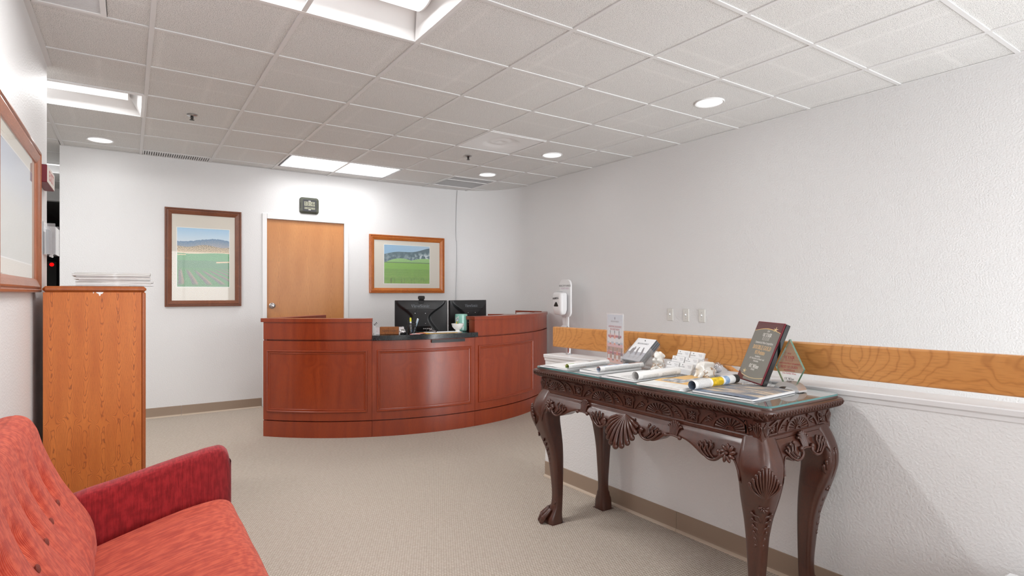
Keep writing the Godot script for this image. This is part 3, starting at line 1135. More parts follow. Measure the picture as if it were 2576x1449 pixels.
# ---------------------------------------------------------------- stairs beyond the low wall
func build_stairwell() -> void:
	var s := structure("stairs")
	for k in 13:
		part(s, "step", boxes([slab(2.52, WALL_R, -0.15 - 0.17 * (k + 1), -0.17 * (k + 1), 3.2 - 0.29 * (k + 1), 3.2 - 0.29 * k, 0.008)]), M.carpet)
	part(s, "landing", boxes([slab(2.52, WALL_R, -2.36, -2.21, -3.0, 3.2 - 0.29 * 13)]), M.carpet)
	# the oak board over the low wall, on bright posts
	var t := thing("handrail", "wide oak board rail over the white low wall beside the stairs", "handrail", P(2.45, 0.84, 1.5))
	var b := MB.new()
	var fr := []
	for d in [3.127, -2.9]:
		fr.append(Transform3D(Basis.IDENTITY, P(0.0, 0.949 - 0.84 + (3.127 - d) * 0.0098, d - 1.5)))
	var prof := PackedVector2Array()
	for p in round_rect(0.04, 0.139, 0.008, 3):
		prof.append(p + Vector2(0.02, 0))
	b.sweep(fr, prof)
	for i in b.t.size():
		b.t[i] = Vector2(b.t[i].x * 2.75, b.t[i].y * 0.5)
	part(t, "rail_board", b.mesh(), M.oak_rail)
	for d in [2.98, 1.55, 0.1]:
		b = MB.new()
		b.lathe([Vector2(0.014, -0.003), Vector2(0.014, 0.06)], 20)
		b.lathe([Vector2(0.022, -0.003), Vector2(0.022, 0.0), Vector2(0.014, 0.003)], 20)
		var o := part(t, "rail_post", b.mesh(), M.chrome)
		o.position = P(0.022, (3.1 - d) * 0.0135 - 0.0, d - 1.5)
	# round rail down the stairs on the far wall
	t = thing("stair_handrail", "round oak rail sloping down the far stair wall, seen under the board", "handrail", P(4.15, 0.64, 2.937))
	b = MB.new()
	b.tube([P(0, 0.1, 0.2), P(0, -1.62, -3.2)], [0.022], 16)
	part(t, "rail", b.mesh(), M.oak_rail)
	for d in [0.0, -1.4, -2.8]:
		var yy: float = 0.5 * d
		b = MB.new()
		b.tube([P(0.078, yy - 0.06, d), P(0.03, yy - 0.06, d), P(0.0, yy - 0.02, d)], [0.006], 8)
		part(t, "bracket", b.mesh(), M.satin_steel)
	b = MB.new()
	b.ell(Vector3(0, 0.026, 0), Vector3(0.026, 0.026, 0.026), 28, 18)
	single("ornament_ball", b.mesh(), M.foil, "crumpled silver ball on the white low wall cap behind the rabbit figurine", "ornament", P(2.45, 0.853, 1.79))


# ---------------------------------------------------------------- the hall to the left
func build_hall() -> void:
	structure("wall_hall_left", boxes([slab(-2.42, -2.3, 0, 2.9, 2.0, 14.1)]), M.wall_paint)
	structure("wall_hall_near", boxes([slab(-2.42, -0.53, 0, 2.9, 4.2, 4.32)]), M.wall_paint)
	structure("wall_hall_right", boxes([slab(-0.533, -0.41, 0, 2.9, WALL_B + 0.12, 9.6)]), M.wall_paint)
	structure("trim_header", boxes([slab(-2.3, -0.4, 2.47, 2.9, 9.58, 9.7, 0.004)]), M.wall_paint)
	structure("wall_passage_right", boxes([slab(-0.533, -0.41, 0, 2.9, 9.7, 14.1)]), M.shaded_wall)
	structure("wall_passage_end", boxes([slab(-2.42, -0.41, 0, 2.9, 14.0, 14.1)]), M.shaded_wall)
	structure("wall_passage_left", boxes([slab(-2.3, -2.2, 0, 2.9, 9.7, 14.0)]), M.shaded_wall)
	var d := structure("door_2")
	part(d, "door_leaf", boxes([slab(-1.07, -0.62, 0.0, 1.83, 13.95, 13.995)]), M.grid_white)
	part(d, "door_lintel", boxes([slab(-1.12, -0.58, 1.84, 1.94, 13.94, 13.995)]), M.maroon)
	var t := thing("wall_panel", "small black panel with a red light at the end of the dark hall", "panel", P(-1.22, 1.3, 13.95))
	part(t, "panel_case", boxes([[Vector3(0, 0.22, 0), Vector3(0.16, 0.7, 0.06), 0.01]]), M.black_plastic)
	var b := MB.new()
	b.ell(Vector3(0, 0.5, 0.035), Vector3.ONE * 0.035, 12, 8)
	part(t, "indicator_light", b.mesh(), M.red_led)


# ---------------------------------------------------------------- things in the ceiling
func area_light(called: String, at: Vector3, w: float, l: float, power: float) -> AreaLight3D:
	var a := AreaLight3D.new()
	a.name = called
	a.area_size = Vector2(w, l)
	a.area_normalize_energy = true
	a.light_energy = power
	a.light_color = Color.WHITE
	a.shadow_enabled = true
	a.area_range = 20.0
	a.area_attenuation = 2.0
	a.position = at
	a.rotation.x = -PI / 2
	add_child(a, true)
	return a


# a two by four foot fitting: white sloping reflectors beside a round-bellied lens, long side along x
func troffer(label: String, i: int, j: int, power := TROFFER) -> void:
	var w := GSX * 2
	var l := GSD
	var t := thing("ceiling_light", label, "light", P(gx(i + 1), CEIL, gd(j + 0.5)))
	part(t, "housing", boxes([[Vector3(0, 0.15, 0), Vector3(w - 0.01, 0.006, l - 0.01), 0.0], [Vector3(0, 0.075, l / 2 - 0.004), Vector3(w - 0.01, 0.15, 0.004), 0], [Vector3(0, 0.075, -l / 2 + 0.004), Vector3(w - 0.01, 0.15, 0.004), 0], [Vector3(w / 2 - 0.004, 0.075, 0), Vector3(0.004, 0.15, l - 0.01), 0], [Vector3(-w / 2 + 0.004, 0.075, 0), Vector3(0.004, 0.15, l - 0.01), 0]]), M.white_enamel)
	var f := 0.024
	for q in [[Vector3(0, 0.001, l / 2 - f / 2), Vector3(w, 0.006, f)], [Vector3(0, 0.001, -l / 2 + f / 2), Vector3(w, 0.006, f)], [Vector3(w / 2 - f / 2, 0.001, 0), Vector3(f, 0.006, l - 2 * f)], [Vector3(-w / 2 + f / 2, 0.001, 0), Vector3(f, 0.006, l - 2 * f)]]:
		part(t, "frame", boxes([[q[0], q[1], 0.0015]]), M.white_enamel)
	var e := w / 2 - f
	for s in [-1.0, 1.0]:
		var b := MB.new()
		b.grid(12, 8, func(u: float, v: float):
			var z := lerpf(l / 2 - f, 0.1, v)
			var x := lerpf(-1.0, 1.0, u) * lerpf(e, e - 0.07, v)
			return Vector3(x, 0.004 + 0.085 * sin(v * PI / 2), s * z))
		part(t, "reflector", b.mesh(), M.white_enamel)
		b = MB.new()
		b.face([Vector3(s * e, 0.003, -(l / 2 - f)), Vector3(s * e, 0.003, l / 2 - f), Vector3(s * (e - 0.07), 0.09, 0.1), Vector3(s * (e - 0.07), 0.09, -0.1)])
		part(t, "end_reflector", b.mesh(), M.white_enamel)
		b = MB.new()
		b.extrude(PackedVector2Array(lens_line()), -0.004, 0.004)
		var o := part(t, "lens_end", b.mesh(), M.white_enamel)
		o.transform = Transform3D(Basis(Vector3.UP, PI / 2), Vector3(s * (e - 0.075), 0, 0))
	var lens := MB.new()
	lens.grid(1, 16, func(u: float, v: float):
		var a := PI * v
		return Vector3(lerpf(-1, 1, u) * (e - 0.08), 0.09 - 0.05 * sin(a), -0.1 * cos(a)))
	part(t, "lens", lens.mesh(), M.lamp_lens)
	area_light("troffer_light", P(gx(i + 1), CEIL + 0.036, gd(j + 0.5)), w - 0.26, 0.17, power)


func lens_line() -> Array:
	var p := []
	for k in 17:
		p.append(Vector2(-0.1 * cos(PI * k / 16.0), 0.09 - 0.05 * sin(PI * k / 16.0)))
	return p


func build_fixtures() -> void:
	troffer("large white fluorescent ceiling light with lens nearest the viewer, cut by the photo's top", 0, 0)
	troffer("white fluorescent ceiling light above the bookcase end, half hidden by the left wall", -2, 4)
	troffer("white fluorescent ceiling light behind the viewer, lighting the red sofa", 0, -5, REAR)
	troffer("added unseen fluorescent ceiling light behind the viewer, over the stairs", 4, -5, REAR)  # extra fitting added out of view as fill light
	troffer("added unseen fluorescent ceiling light far down the left hall", -3, 9, HALL)  # unseen fitting added to lighten the hall ceiling and header
	# parabolic fitting over the desk: two rows of six cells
	var w := GSX * 2
	var l := GSD
	var t := thing("ceiling_light", "ceiling light with a louvre of twelve white cells over the reception desk", "light", P(gx(3), CEIL, gd(6.5)))
	part(t, "housing", boxes([[Vector3(0, 0.13, 0), Vector3(w - 0.01, 0.006, l - 0.01), 0.0], [Vector3(0, 0.065, l / 2 - 0.004), Vector3(w - 0.01, 0.13, 0.004), 0], [Vector3(0, 0.065, -l / 2 + 0.004), Vector3(w - 0.01, 0.13, 0.004), 0], [Vector3(w / 2 - 0.004, 0.065, 0), Vector3(0.004, 0.13, l - 0.01), 0], [Vector3(-w / 2 + 0.004, 0.065, 0), Vector3(0.004, 0.13, l - 0.01), 0]]), M.dark_plastic)
	for q in [[Vector3(0, 0.004, l / 2 - 0.02), Vector3(w, 0.008, 0.014)], [Vector3(0, 0.004, -l / 2 + 0.02), Vector3(w, 0.008, 0.014)], [Vector3(w / 2 - 0.02, 0.004, 0), Vector3(0.014, 0.008, l - 0.06)], [Vector3(-w / 2 + 0.03, 0.004, 0), Vector3(0.014, 0.008, l - 0.06)]]:
		part(t, "frame", boxes([[q[0], q[1], 0.002]]), M.satin_steel)
	part(t, "lamp_sheet", boxes([[Vector3(0, 0.1, 0), Vector3(w - 0.08, 0.004, l - 0.06), 0.0]]), M.lamp_louver_glow)
	for k in 7:
		part(t, "louver_blade", boxes([[Vector3(lerpf(-w / 2 + 0.04, w / 2 - 0.03, k / 6.0), 0.045, 0), Vector3(0.003, 0.08, l - 0.06), 0]]), M.white_enamel)
	for k in 3:
		part(t, "louver_blade", boxes([[Vector3(0, 0.045, lerpf(-l / 2 + 0.03, l / 2 - 0.03, k / 2.0)), Vector3(w - 0.07, 0.08, 0.003), 0]]), M.white_enamel)
	area_light("louver_light", P(gx(3), CEIL + 0.094, gd(6.5)), w - 0.1, l - 0.08, LOUVER)
	# round downlights
	var first: Node3D = null
	for q in [[3.48, 2.612, "round white downlight nearest the viewer, near the right wall"], [3.502, 4.482, "round white downlight beside the square ceiling diffuser"], [3.454, 5.639, "round white downlight farthest in, beside the grey return grille"], [-0.213, 6.31, "round white downlight by the left end of the back wall"]]:
		if first == null:
			first = thing("downlight", q[2], "light", P(q[0], CEIL, q[1]), 0.0, "round downlights")
			var b := MB.new()
			b.lathe([Vector2(0.086, 0.002), Vector2(0.1, -0.004), Vector2(0.104, 0.0), Vector2(0.104, 0.006)], 40)
			part(first, "trim_ring", b.mesh(), M.white_enamel)
			b = MB.new()
			b.lathe([Vector2(0.0, -0.004), Vector2(0.05, -0.0035), Vector2(0.089, 0.0)], 40)
			part(first, "lamp_disc", b.mesh(), M.lamp_disc)
		else:
			copy(first, q[2], P(q[0], CEIL, q[1]))
		area_light("downlight_light", P(q[0], CEIL - 0.006, q[1]), 0.1, 0.1, DOWN)
	# sprinklers
	first = null
	for q in [[0.405, 5.026, "small metal sprinkler head in the ceiling near the left troffer"], [2.824, 4.978, "small metal sprinkler head in the ceiling before the square diffuser"]]:
		if first == null:
			first = thing("sprinkler", q[2], "sprinkler", P(q[0], CEIL, q[1]), 0.0, "sprinkler heads")
			var b := MB.new()
			b.lathe([Vector2(0.012, -0.012), Vector2(0.03, -0.008), Vector2(0.036, -0.001), Vector2(0.036, 0.002)], 24)
			part(first, "escutcheon", b.mesh(), M.satin_steel)
			b = MB.new()
			b.tube([Vector3(0, 0, 0), Vector3(0, -0.034, 0)], [0.006], 10)
			b.tube([Vector3(0.006, -0.01, 0), Vector3(0.011, -0.02, 0), Vector3(0.003, -0.034, 0)], [0.002], 6)
			b.tube([Vector3(-0.006, -0.01, 0), Vector3(-0.011, -0.02, 0), Vector3(-0.003, -0.034, 0)], [0.002], 6)
			part(first, "frame_arms", b.mesh(), M.dark_steel)
			b = MB.new()
			b.lathe([Vector2(0, -0.038), Vector2(0.017, -0.037), Vector2(0.017, -0.035), Vector2(0, -0.034)], 16)
			part(first, "deflector", b.mesh(), M.dark_steel)
		else:
			copy(first, q[2], P(q[0], CEIL, q[1]))
	# square diffuser with a dished face
	t = thing("ceiling_diffuser", "square white air diffuser with a dished face in the ceiling", "vent", P(gx(4.5), CEIL, gd(3.5)))
	var b := MB.new()
	b.grid(32, 32, func(u: float, v: float):
		var x: float = (u - 0.5) * 0.572
		var z: float = (v - 0.5) * 0.572
		var r := Vector2(x, z).length()
		return Vector3(x, 0.004 + 0.028 * (1.0 - smoothstep(0.05, 0.25, r)) * (0.7 + 0.3 * cos(r * 50.0)), -z))
	part(t, "dished_plate", b.mesh(), M.white_enamel)
	for q in [[Vector3(0, 0, 0.293), Vector3(0.6, 0.008, 0.014)], [Vector3(0, 0, -0.293), Vector3(0.6, 0.008, 0.014)], [Vector3(0.293, 0, 0), Vector3(0.014, 0.008, 0.572)], [Vector3(-0.293, 0, 0), Vector3(0.014, 0.008, 0.572)]]:
		part(t, "frame", boxes([[q[0], q[1], 0.002]]), M.white_enamel)
	part(t, "back_plate", boxes([[Vector3(0, 0.06, 0), Vector3(0.58, 0.004, 0.58), 0]]), M.white_enamel)
	# return grille: fine blades, in two panels
	var rx0 := gx(5) + 0.02
	var rx1 := gx(6) - 0.02
	t = thing("return_grille", "grey louvred return air grille at the far right of the ceiling", "vent", P((rx0 + rx1) / 2, CEIL, 6.21))
	part(t, "duct", boxes([[Vector3(0, 0.06, 0), Vector3(rx1 - rx0, 0.004, 0.58), 0]]), M.grid_white)
	for q in [-0.29, -0.1, 0.29]:
		part(t, "frame", boxes([[Vector3(0, 0.002, -q), Vector3(rx1 - rx0, 0.012, 0.014), 0.002]]), M.white_enamel)
	for s in [-1, 1]:
		part(t, "frame", boxes([[Vector3(s * (rx1 - rx0) / 2, 0.002, 0), Vector3(0.014, 0.012, 0.594), 0.002]]), M.white_enamel)
	for k in 26:
		var z := lerpf(-0.28, 0.28, k / 25.0)
		b = MB.new()
		b.box(Vector3.ZERO, Vector3(rx1 - rx0 - 0.016, 0.0012, 0.022))
		var o := part(t, "louver_blade", b.mesh(), M.grid_white)
		o.transform = Transform3D(Basis(Vector3.RIGHT, 0.7), Vector3(0, 0.01, z))
	# egg-crate register at the top left
	t = thing("air_register", "white barred air register in the ceiling by the left wall", "vent", P(-0.235, CEIL, 3.2))
	part(t, "duct", boxes([[Vector3(0, 0.03, 0), Vector3(0.26, 0.004, 0.53), 0]]), M.void_black)
	for q in [[Vector3(0, -0.002, -0.262), Vector3(0.29, 0.008, 0.026)], [Vector3(0, -0.002, 0.262), Vector3(0.29, 0.008, 0.026)], [Vector3(0.132, -0.002, 0), Vector3(0.026, 0.008, 0.498)], [Vector3(-0.132, -0.002, 0), Vector3(0.026, 0.008, 0.498)]]:
		part(t, "frame", boxes([[q[0], q[1], 0.002]]), M.white_enamel)
	for k in 56:
		part(t, "front_bar", boxes([[Vector3(0, 0.0, -0.246 + 0.00895 * k), Vector3(0.24, 0.004, 0.0032), 0]]), M.white_enamel)
	for k in 19:
		part(t, "rear_bar", boxes([[Vector3(-0.113 + 0.0126 * k, 0.008, 0), Vector3(0.002, 0.006, 0.498), 0]]), M.white_enamel)
	# slot strip against the back wall
	t = thing("slot_diffuser", "narrow ribbed air strip in the ceiling against the back wall", "vent", P(gx(0.5), CEIL, 6.62))
	for k in 30:
		part(t, "rib", boxes([[Vector3(-0.285 + 0.0197 * k, 0.004, 0), Vector3(0.012, 0.01, 0.19), 0.002]]), M.grid_white)
	part(t, "back_plate", boxes([[Vector3(0, 0.012, 0), Vector3(0.6, 0.004, 0.2), 0]]), M.dark_plastic)
	part(t, "frame", boxes([[Vector3(0, 0.003, 0.1), Vector3(0.6, 0.01, 0.008), 0], [Vector3(0, 0.003, -0.1), Vector3(0.6, 0.01, 0.008), 0]]), M.grid_white)


# ---------------------------------------------------------------- reception desk: rings round a centre near the back wall
const DC := Vector2(2.536, 6.703)
const DR := 2.066


func ring(th: float, r: float, y: float) -> Vector3:  # place in the room
	return P(DC.x + r * sin(deg_to_rad(th)), y, DC.y - r * cos(deg_to_rad(th)))


func ring_box(parent: Node3D, called: String, r0: float, r1: float, y0: float, y1: float, t0: float, t1: float, m: Material, label := "") -> MeshInstance3D:
	var b := MB.new()
	b.arc(r0, r1, y0, y1, t0, t1, 1.5)
	return part(parent, called, b.mesh(), m, label)


func build_desk() -> void:
	var t := thing("reception_desk", "curved cherry reception desk with framed panels and a black stone counter", "desk", P(DC.x, 0, DC.y))
	var c: Material = M.cherry
	var t0 := -49.0
	var t1 := 54.0
	var seams := [-49.0, -22.15, 4.7, 31.55, 54.0]
	for k in 4:
		var g0: float = seams[k] + (0.03 if k > 0 else 0.0)
		var g1: float = seams[k + 1] - (0.03 if k < 3 else 0.0)
		ring_box(t, "plinth", 1.98, DR, 0.0, 0.138, g0, g1, c)
		var p := ring_box(t, "front_panel", 2.0, DR, 0.147, 0.836, g0, g1, c)
		if k < 3:
			panel_moulding(p, [-48.0, -21.05, 5.8][k], [-23.25, 3.55, 30.2][k], 0.217, 0.757)
	ring_box(t, "recess", 1.97, 2.035, 0.13, 0.85, t0 + 0.4, t1, c)
	ring_box(t, "riser", 1.97, DR - 0.002, 0.849, 0.999, t0, -22.15, c)
	ring_box(t, "riser_cap", 1.93, DR + 0.008, 1.0, 1.031, t0 - 0.25, -22.1, c)
	ring_box(t, "riser", 1.97, DR - 0.002, 0.849, 0.999, 4.7, 31.5, c)
	ring_box(t, "riser", 1.97, DR - 0.002, 0.849, 0.999, 31.6, t1, c)
	ring_box(t, "riser_cap", 1.93, DR + 0.008, 1.0, 1.031, 4.5, t1, c)
	ring_box(t, "counter_slab", 1.74, DR + 0.028, 0.842, 0.884, -22.1, 5.2, M.black_granite, "black stone counter slab with pale veins")
	ring_box(t, "card_slot", 2.05, DR + 0.018, 0.806, 0.832, -7.7, 1.4, M.black_plastic, "black plate under the counter slab")
	ring_box(t, "work_surface", 1.2, 1.97, 0.715, 0.74, t0 + 0.5, t1, c)
	# ends running back towards the wall
	for q in [[-48.8, 1.2, 2.05, 0.0], [53.5, 1.35, 1.97, 0.0]]:
		var b := MB.new()
		b.box(Vector3(0, 0.5, (q[1] + q[2]) / 2), Vector3(0.03, 1.0, q[2] - q[1]), 0.002)
		var o := part(t, "end_panel", b.mesh(), c)
		o.rotation.y = deg_to_rad(q[0])
	var e := MB.new()
	e.box(Vector3(0, 1.014, 1.62), Vector3(0.1, 0.034, 0.86), 0.003)
	part(t, "end_cap", e.mesh(), c).rotation.y = deg_to_rad(-48.8)
	# low return shelf on the right with a ledge at its back
	ring_box(t, "return_shelf", 1.55, 1.93, 0.985, 1.0, 42.0, 53.4, c)
	var a := ring(48.3, 2.0, 1.0) - t.position
	var z := P(3.955, 1.0, 5.78) - t.position
	e = MB.new()
	e.box(Vector3(0, 0.0205, 0), Vector3(0.03, 0.041, (z - a).length()), 0.002)
	var led := part(t, "return_ledge", e.mesh(), c)
	led.transform = Transform3D(Basis.looking_at(z - a), (a + z) / 2)


func panel_moulding(parent: Node3D, a0: float, a1: float, y0: float, y1: float) -> void:
	# picture-frame moulding: (across the frame inwards, out of the panel)
	var prof := [Vector2(0, 0), Vector2(0.001, 0.008), Vector2(0.005, 0.0125), Vector2(0.01, 0.013), Vector2(0.014, 0.009), Vector2(0.016, 0.005), Vector2(0.021, 0.0045), Vector2(0.024, 0.007), Vector2(0.029, 0.006), Vector2(0.032, 0.0)]
	var deg := 180.0 / PI / DR
	var at := func(s: float, y: float, h: float) -> Vector3:
		var q := deg_to_rad(s)
		return Vector3((DR + h) * sin(q), y, (DR + h) * cos(q))
	for side in 4:
		var b := MB.new()
		for k in prof.size() - 1:
			var n := 24 if side % 2 == 0 else 1
			var base := b.v.size()
			for e in [prof[k], prof[k + 1]]:
				for i in n + 1:
					var f := float(i) / n
					var s: float
					var y: float
					if side % 2 == 0:
						s = lerpf(a0 + e.x * deg, a1 - e.x * deg, f if side == 0 else 1.0 - f)
						y = y0 + e.x if side == 0 else y1 - e.x
					else:
						y = lerpf(y0 + e.x, y1 - e.x, f if side == 1 else 1.0 - f)
						s = a1 - e.x * deg if side == 1 else a0 + e.x * deg
					b.add(at.call(s, y, e.y), Vector2(e.x, f))
			for i in n:
				b.quad(base + i, base + i + 1, base + n + 2 + i, base + n + 1 + i)
		part(parent, "panel_moulding", b.mesh(), M.cherry)


# ---------------------------------------------------------------- things on the desk
func turn_of(th: float) -> float:
	return deg_to_rad(th)


func build_desk_items() -> void:
	monitor("black computer monitor seen from behind, with a webcam on top", P(2.385, 0.74, 5.145), -0.5928 + 0.03, "left")
	monitor("black computer monitor seen from behind, turned aside, beside the green candle", P(2.876, 0.74, 5.06), 0.25, "right")
	# webcam
	var yaw := -0.5628
	var bs := Basis(Vector3.UP, yaw)
	var w := thing("webcam", "black webcam clipped on top of the left monitor, with a thin cord", "webcam", P(2.39, 1.178, 5.14), yaw)
	part(w, "clip", boxes([[Vector3(0, -0.012, 0.03), Vector3(0.05, 0.03, 0.012), 0.004], [Vector3(0, 0.008, 0.014), Vector3(0.05, 0.01, 0.05), 0.003]]), M.black_plastic)
	var b := MB.new()
	b.extrude(round_rect(0.066, 0.034, 0.012), -0.014, 0.016, 0.004)
	part(w, "camera_body", b.mesh(), M.black_gloss).position = Vector3(0, 0.03, 0.012)
	b = MB.new()
	b.tube(curve([Vector3(-0.015, 0.025, 0.03), Vector3(-0.03, -0.02, 0.05), Vector3(-0.04, -0.08, 0.052), Vector3(-0.02, -0.17, 0.05), Vector3(-0.025, -0.2, 0.052), Vector3(-0.05, -0.25, 0.05), Vector3(-0.05, -0.43, 0.05)], 6), [0.0016], 6)
	part(w, "cord", b.mesh(), M.dark_plastic)
	var Y := 0.884
	# name block
	var nb := thing("name_block", "wooden name block with grey ends on the black counter", "name block", ring(-17.9, 1.985, Y), turn_of(-17.9) - 0.1)
	part(nb, "wood_face", boxes([[Vector3(0, 0.035, 0), Vector3(0.165, 0.068, 0.035), 0.003]]), M.weathered_wood)
	for s in [-1, 1]:
		part(nb, "metal_end", boxes([[Vector3(s * 0.1055, 0.034, 0), Vector3(0.046, 0.068, 0.037), 0.002]]), M.aluminium)
		b = MB.new()
		b.ell(Vector3(s * 0.107, 0.034, 0.019), Vector3(0.004, 0.004, 0.002))
		part(nb, "rivet", b.mesh(), M.chrome)
	letters(nb, "Ashley Pardo", 0.02, Vector3(0, 0.034, 0.0176), M.ink, Basis.IDENTITY, "Droid Serif")
	# bell
	var bell := thing("service_bell", "small chrome service bell on the black counter", "bell", ring(-14.6, 2.0, Y))
	b = MB.new()
	b.lathe([Vector2(0, 0), Vector2(0.026, 0), Vector2(0.03, 0.004), Vector2(0.028, 0.012), Vector2(0.02, 0.017), Vector2(0, 0.018)], 24)
	part(bell, "bell_base", b.mesh(), M.black_gloss)
	b = MB.new()
	b.lathe([Vector2(0.034, 0.02), Vector2(0.035, 0.024), Vector2(0.031, 0.036), Vector2(0.022, 0.047), Vector2(0.01, 0.053), Vector2(0, 0.054)], 28)
	part(bell, "bell_dome", b.mesh(), M.chrome)
	b = MB.new()
	b.lathe([Vector2(0.003, 0.05), Vector2(0.003, 0.062), Vector2(0.006, 0.065), Vector2(0.006, 0.069), Vector2(0, 0.071)], 12)
	part(bell, "plunger", b.mesh(), M.chrome)
	# pen cup of wire mesh, with its pens as things of their own
	var cp := ring(-12.1, 1.99, Y)
	var cup := thing("pen_cup", "black wire mesh pen cup on the black counter", "pen cup", cp)
	b = MB.new()
	for k in 22:
		var a := TAU * k / 22
		b.tube([Vector3(0.036 * cos(a), 0.004, 0.036 * sin(a)), Vector3(0.036 * cos(a + 0.5), 0.094, 0.036 * sin(a + 0.5))], [0.0016], 5, false)
		b.tube([Vector3(0.036 * cos(a), 0.004, 0.036 * sin(a)), Vector3(0.036 * cos(a - 0.5), 0.094, 0.036 * sin(a - 0.5))], [0.0016], 5, false)
	var mesh_part := part(cup, "wire_mesh", b.mesh(), M.black_gloss)
	mesh_part.set_meta("kind", "stuff")
	b = MB.new()
	b.lathe([Vector2(0.034, 0.092), Vector2(0.039, 0.092), Vector2(0.039, 0.098), Vector2(0.034, 0.098), Vector2(0.034, 0.092)], 24)
	part(cup, "rim", b.mesh(), M.black_gloss)
	b = MB.new()
	b.lathe([Vector2(0, 0), Vector2(0.038, 0), Vector2(0.038, 0.006), Vector2(0, 0.006)], 24)
	part(cup, "foot", b.mesh(), M.black_gloss)
	var first: Node3D = null
	for q in [[-0.012, 0.0, 0.14, 0.03, "yellow", "yellow highlighter standing in the black wire pen cup", 0.008], [0.012, 0.006, 0.135, -0.35, "pale_blue", "pale blue pen leaning right in the black wire pen cup", 0.0055], [0.004, -0.012, 0.115, 0.1, "blue", "blue pen standing low in the black wire pen cup", 0.0045], [0.018, -0.004, 0.138, -0.28, "white_plastic", "white pen leaning right in the black wire pen cup", 0.005], [-0.022, 0.008, 0.12, 0.22, "black_plastic", "black pen leaning left in the black wire pen cup", 0.0042]]:
		var pen := thing("pen", q[5], "pen", cp + Vector3(q[0], 0.008, q[1]), 0.0, "pens in the wire cup")
		var o := MB.new()
		var r: float = q[6]
		o.lathe([Vector2(0, 0), Vector2(r * 0.5, 0.004), Vector2(r, 0.014), Vector2(r, q[2] - 0.035)], 12)
		part(pen, "barrel", o.mesh(), M[q[4]] if q[4] != "yellow" else M.white_plastic).rotation.z = q[3]
		o = MB.new()
		o.lathe([Vector2(r, q[2] - 0.035), Vector2(r * 1.08, q[2] - 0.034), Vector2(r * 1.05, q[2] - 0.004), Vector2(r * 0.6, q[2]), Vector2(0, q[2])], 12)
		part(pen, "cap", o.mesh(), M[q[4]]).rotation.z = q[3]
	# notes, keys, blotter
	var fan := 0
	for q in [[-11.7, 2.045, 0.05, "pink", "pink sticky note at the counter's front edge, under the others"], [-11.2, 2.05, 0.3, "paper", "white note across the pink notes at the counter's front edge"], [-10.3, 2.05, -0.05, "coral", "coral note strip at the counter's front edge, right of the pink note"]]:
		var o := single("note", boxes([[Vector3(0, 0.002, 0), Vector3(0.085, 0.0036, 0.05), 0.0006]]), M[q[3]], q[4], "note", ring(q[0], q[1], Y + fan * 0.0038), turn_of(q[0]) + q[2])
		fan += 1
	var blot := thing("document", "white paper with a manila backing lying on the black counter", "paper", ring(-3.2, 1.94, Y), turn_of(-3.2) + 0.03)
	part(blot, "folder", boxes([[Vector3(-0.02, 0.002, 0.0), Vector3(0.36, 0.003, 0.15), 0.0005]]), M.orange_yellow)
	part(blot, "sheet", boxes([[Vector3(0.01, 0.0055, 0.0), Vector3(0.33, 0.003, 0.145), 0.0005]]), M.paper)
	var kb := thing("stapler", "small metal staple remover lying on the black counter", "staple remover", ring(-6.6, 2.0, Y + 0.0005), turn_of(-6.6) - 0.5)
	for s in [-1, 1]:
		b = MB.new()
		b.box(Vector3(0.0, 0, 0), Vector3(0.06, 0.005, 0.02), 0.001)
		b.box(Vector3(-0.028, -0.006 * s, 0), Vector3(0.004, 0.012, 0.018), 0.001)
		var o := part(kb, "jaw", b.mesh(), M.satin_steel)
		o.transform = Transform3D(Basis(Vector3(0, 0, 1), -0.3 * s), Vector3(0, 0.016 + 0.012 * s, 0))
	b = MB.new()
	b.tube([Vector3(0.03, 0.016, -0.011), Vector3(0.03, 0.016, 0.011)], [0.005], 10)
	part(kb, "hinge", b.mesh(), M.black_plastic)
	# bowl of wrapped candy sticks
	var bp := ring(0.75, 1.985, Y)
	var bowl := thing("footed_bowl", "white footed bowl holding wrapped sweets on the black counter", "bowl", bp)
	b = MB.new()
	b.lathe([Vector2(0, 0), Vector2(0.032, 0), Vector2(0.034, 0.005), Vector2(0.022, 0.014), Vector2(0.018, 0.022), Vector2(0.032, 0.032), Vector2(0.05, 0.052), Vector2(0.058, 0.076), Vector2(0.06, 0.082), Vector2(0.057, 0.083), Vector2(0.053, 0.076), Vector2(0.045, 0.054), Vector2(0.028, 0.04), Vector2(0, 0.036)], 36)
	part(bowl, "bowl_body", b.mesh(), M.porcelain)
	rng.seed = 5
	for k in 11:
		var a := TAU * k / 11.0 + 0.3
		var colour: String = ["coral", "pale_blue", "pink", "green", "white_plastic", "orange_yellow", "pink", "blue", "coral", "pale_blue", "white_plastic"][k]
		var words: String = ["coral", "pale blue", "pink", "green", "white", "yellow", "pink", "blue", "coral", "pale blue", "white"][k]
		var s := thing("candy_stick", words + " wrapped sweet sticking out of the white footed bowl", "sweet", bp + Vector3(0.022 * cos(a), 0.052, 0.022 * sin(a)), 0.0, "sweets in the footed bowl")
		if k in [6, 8, 9, 10]:
			s.set_meta("label", ["short pink", "", "low coral", "short pale blue", "second white"][k - 6] + " wrapped sweet at the back of the white footed bowl")
		var ln := 0.055 + 0.03 * rng.randf()
		var lean := Basis(Vector3(sin(a), 0, -cos(a)), -0.25 - 0.3 * rng.randf())
		b = MB.new()
		b.tube([Vector3(0, 0, 0), Vector3(0, ln, 0)], [0.0065], 8)
		part(s, "sweet", b.mesh(), M[colour]).transform = Transform3D(lean, Vector3.ZERO)
		b = MB.new()
		b.tube([Vector3(0, ln, 0), Vector3(0, ln + 0.005, 0), Vector3(0.002, ln + 0.02, 0)], [0.003, 0.0035, 0.009], 8, true, 0.4)
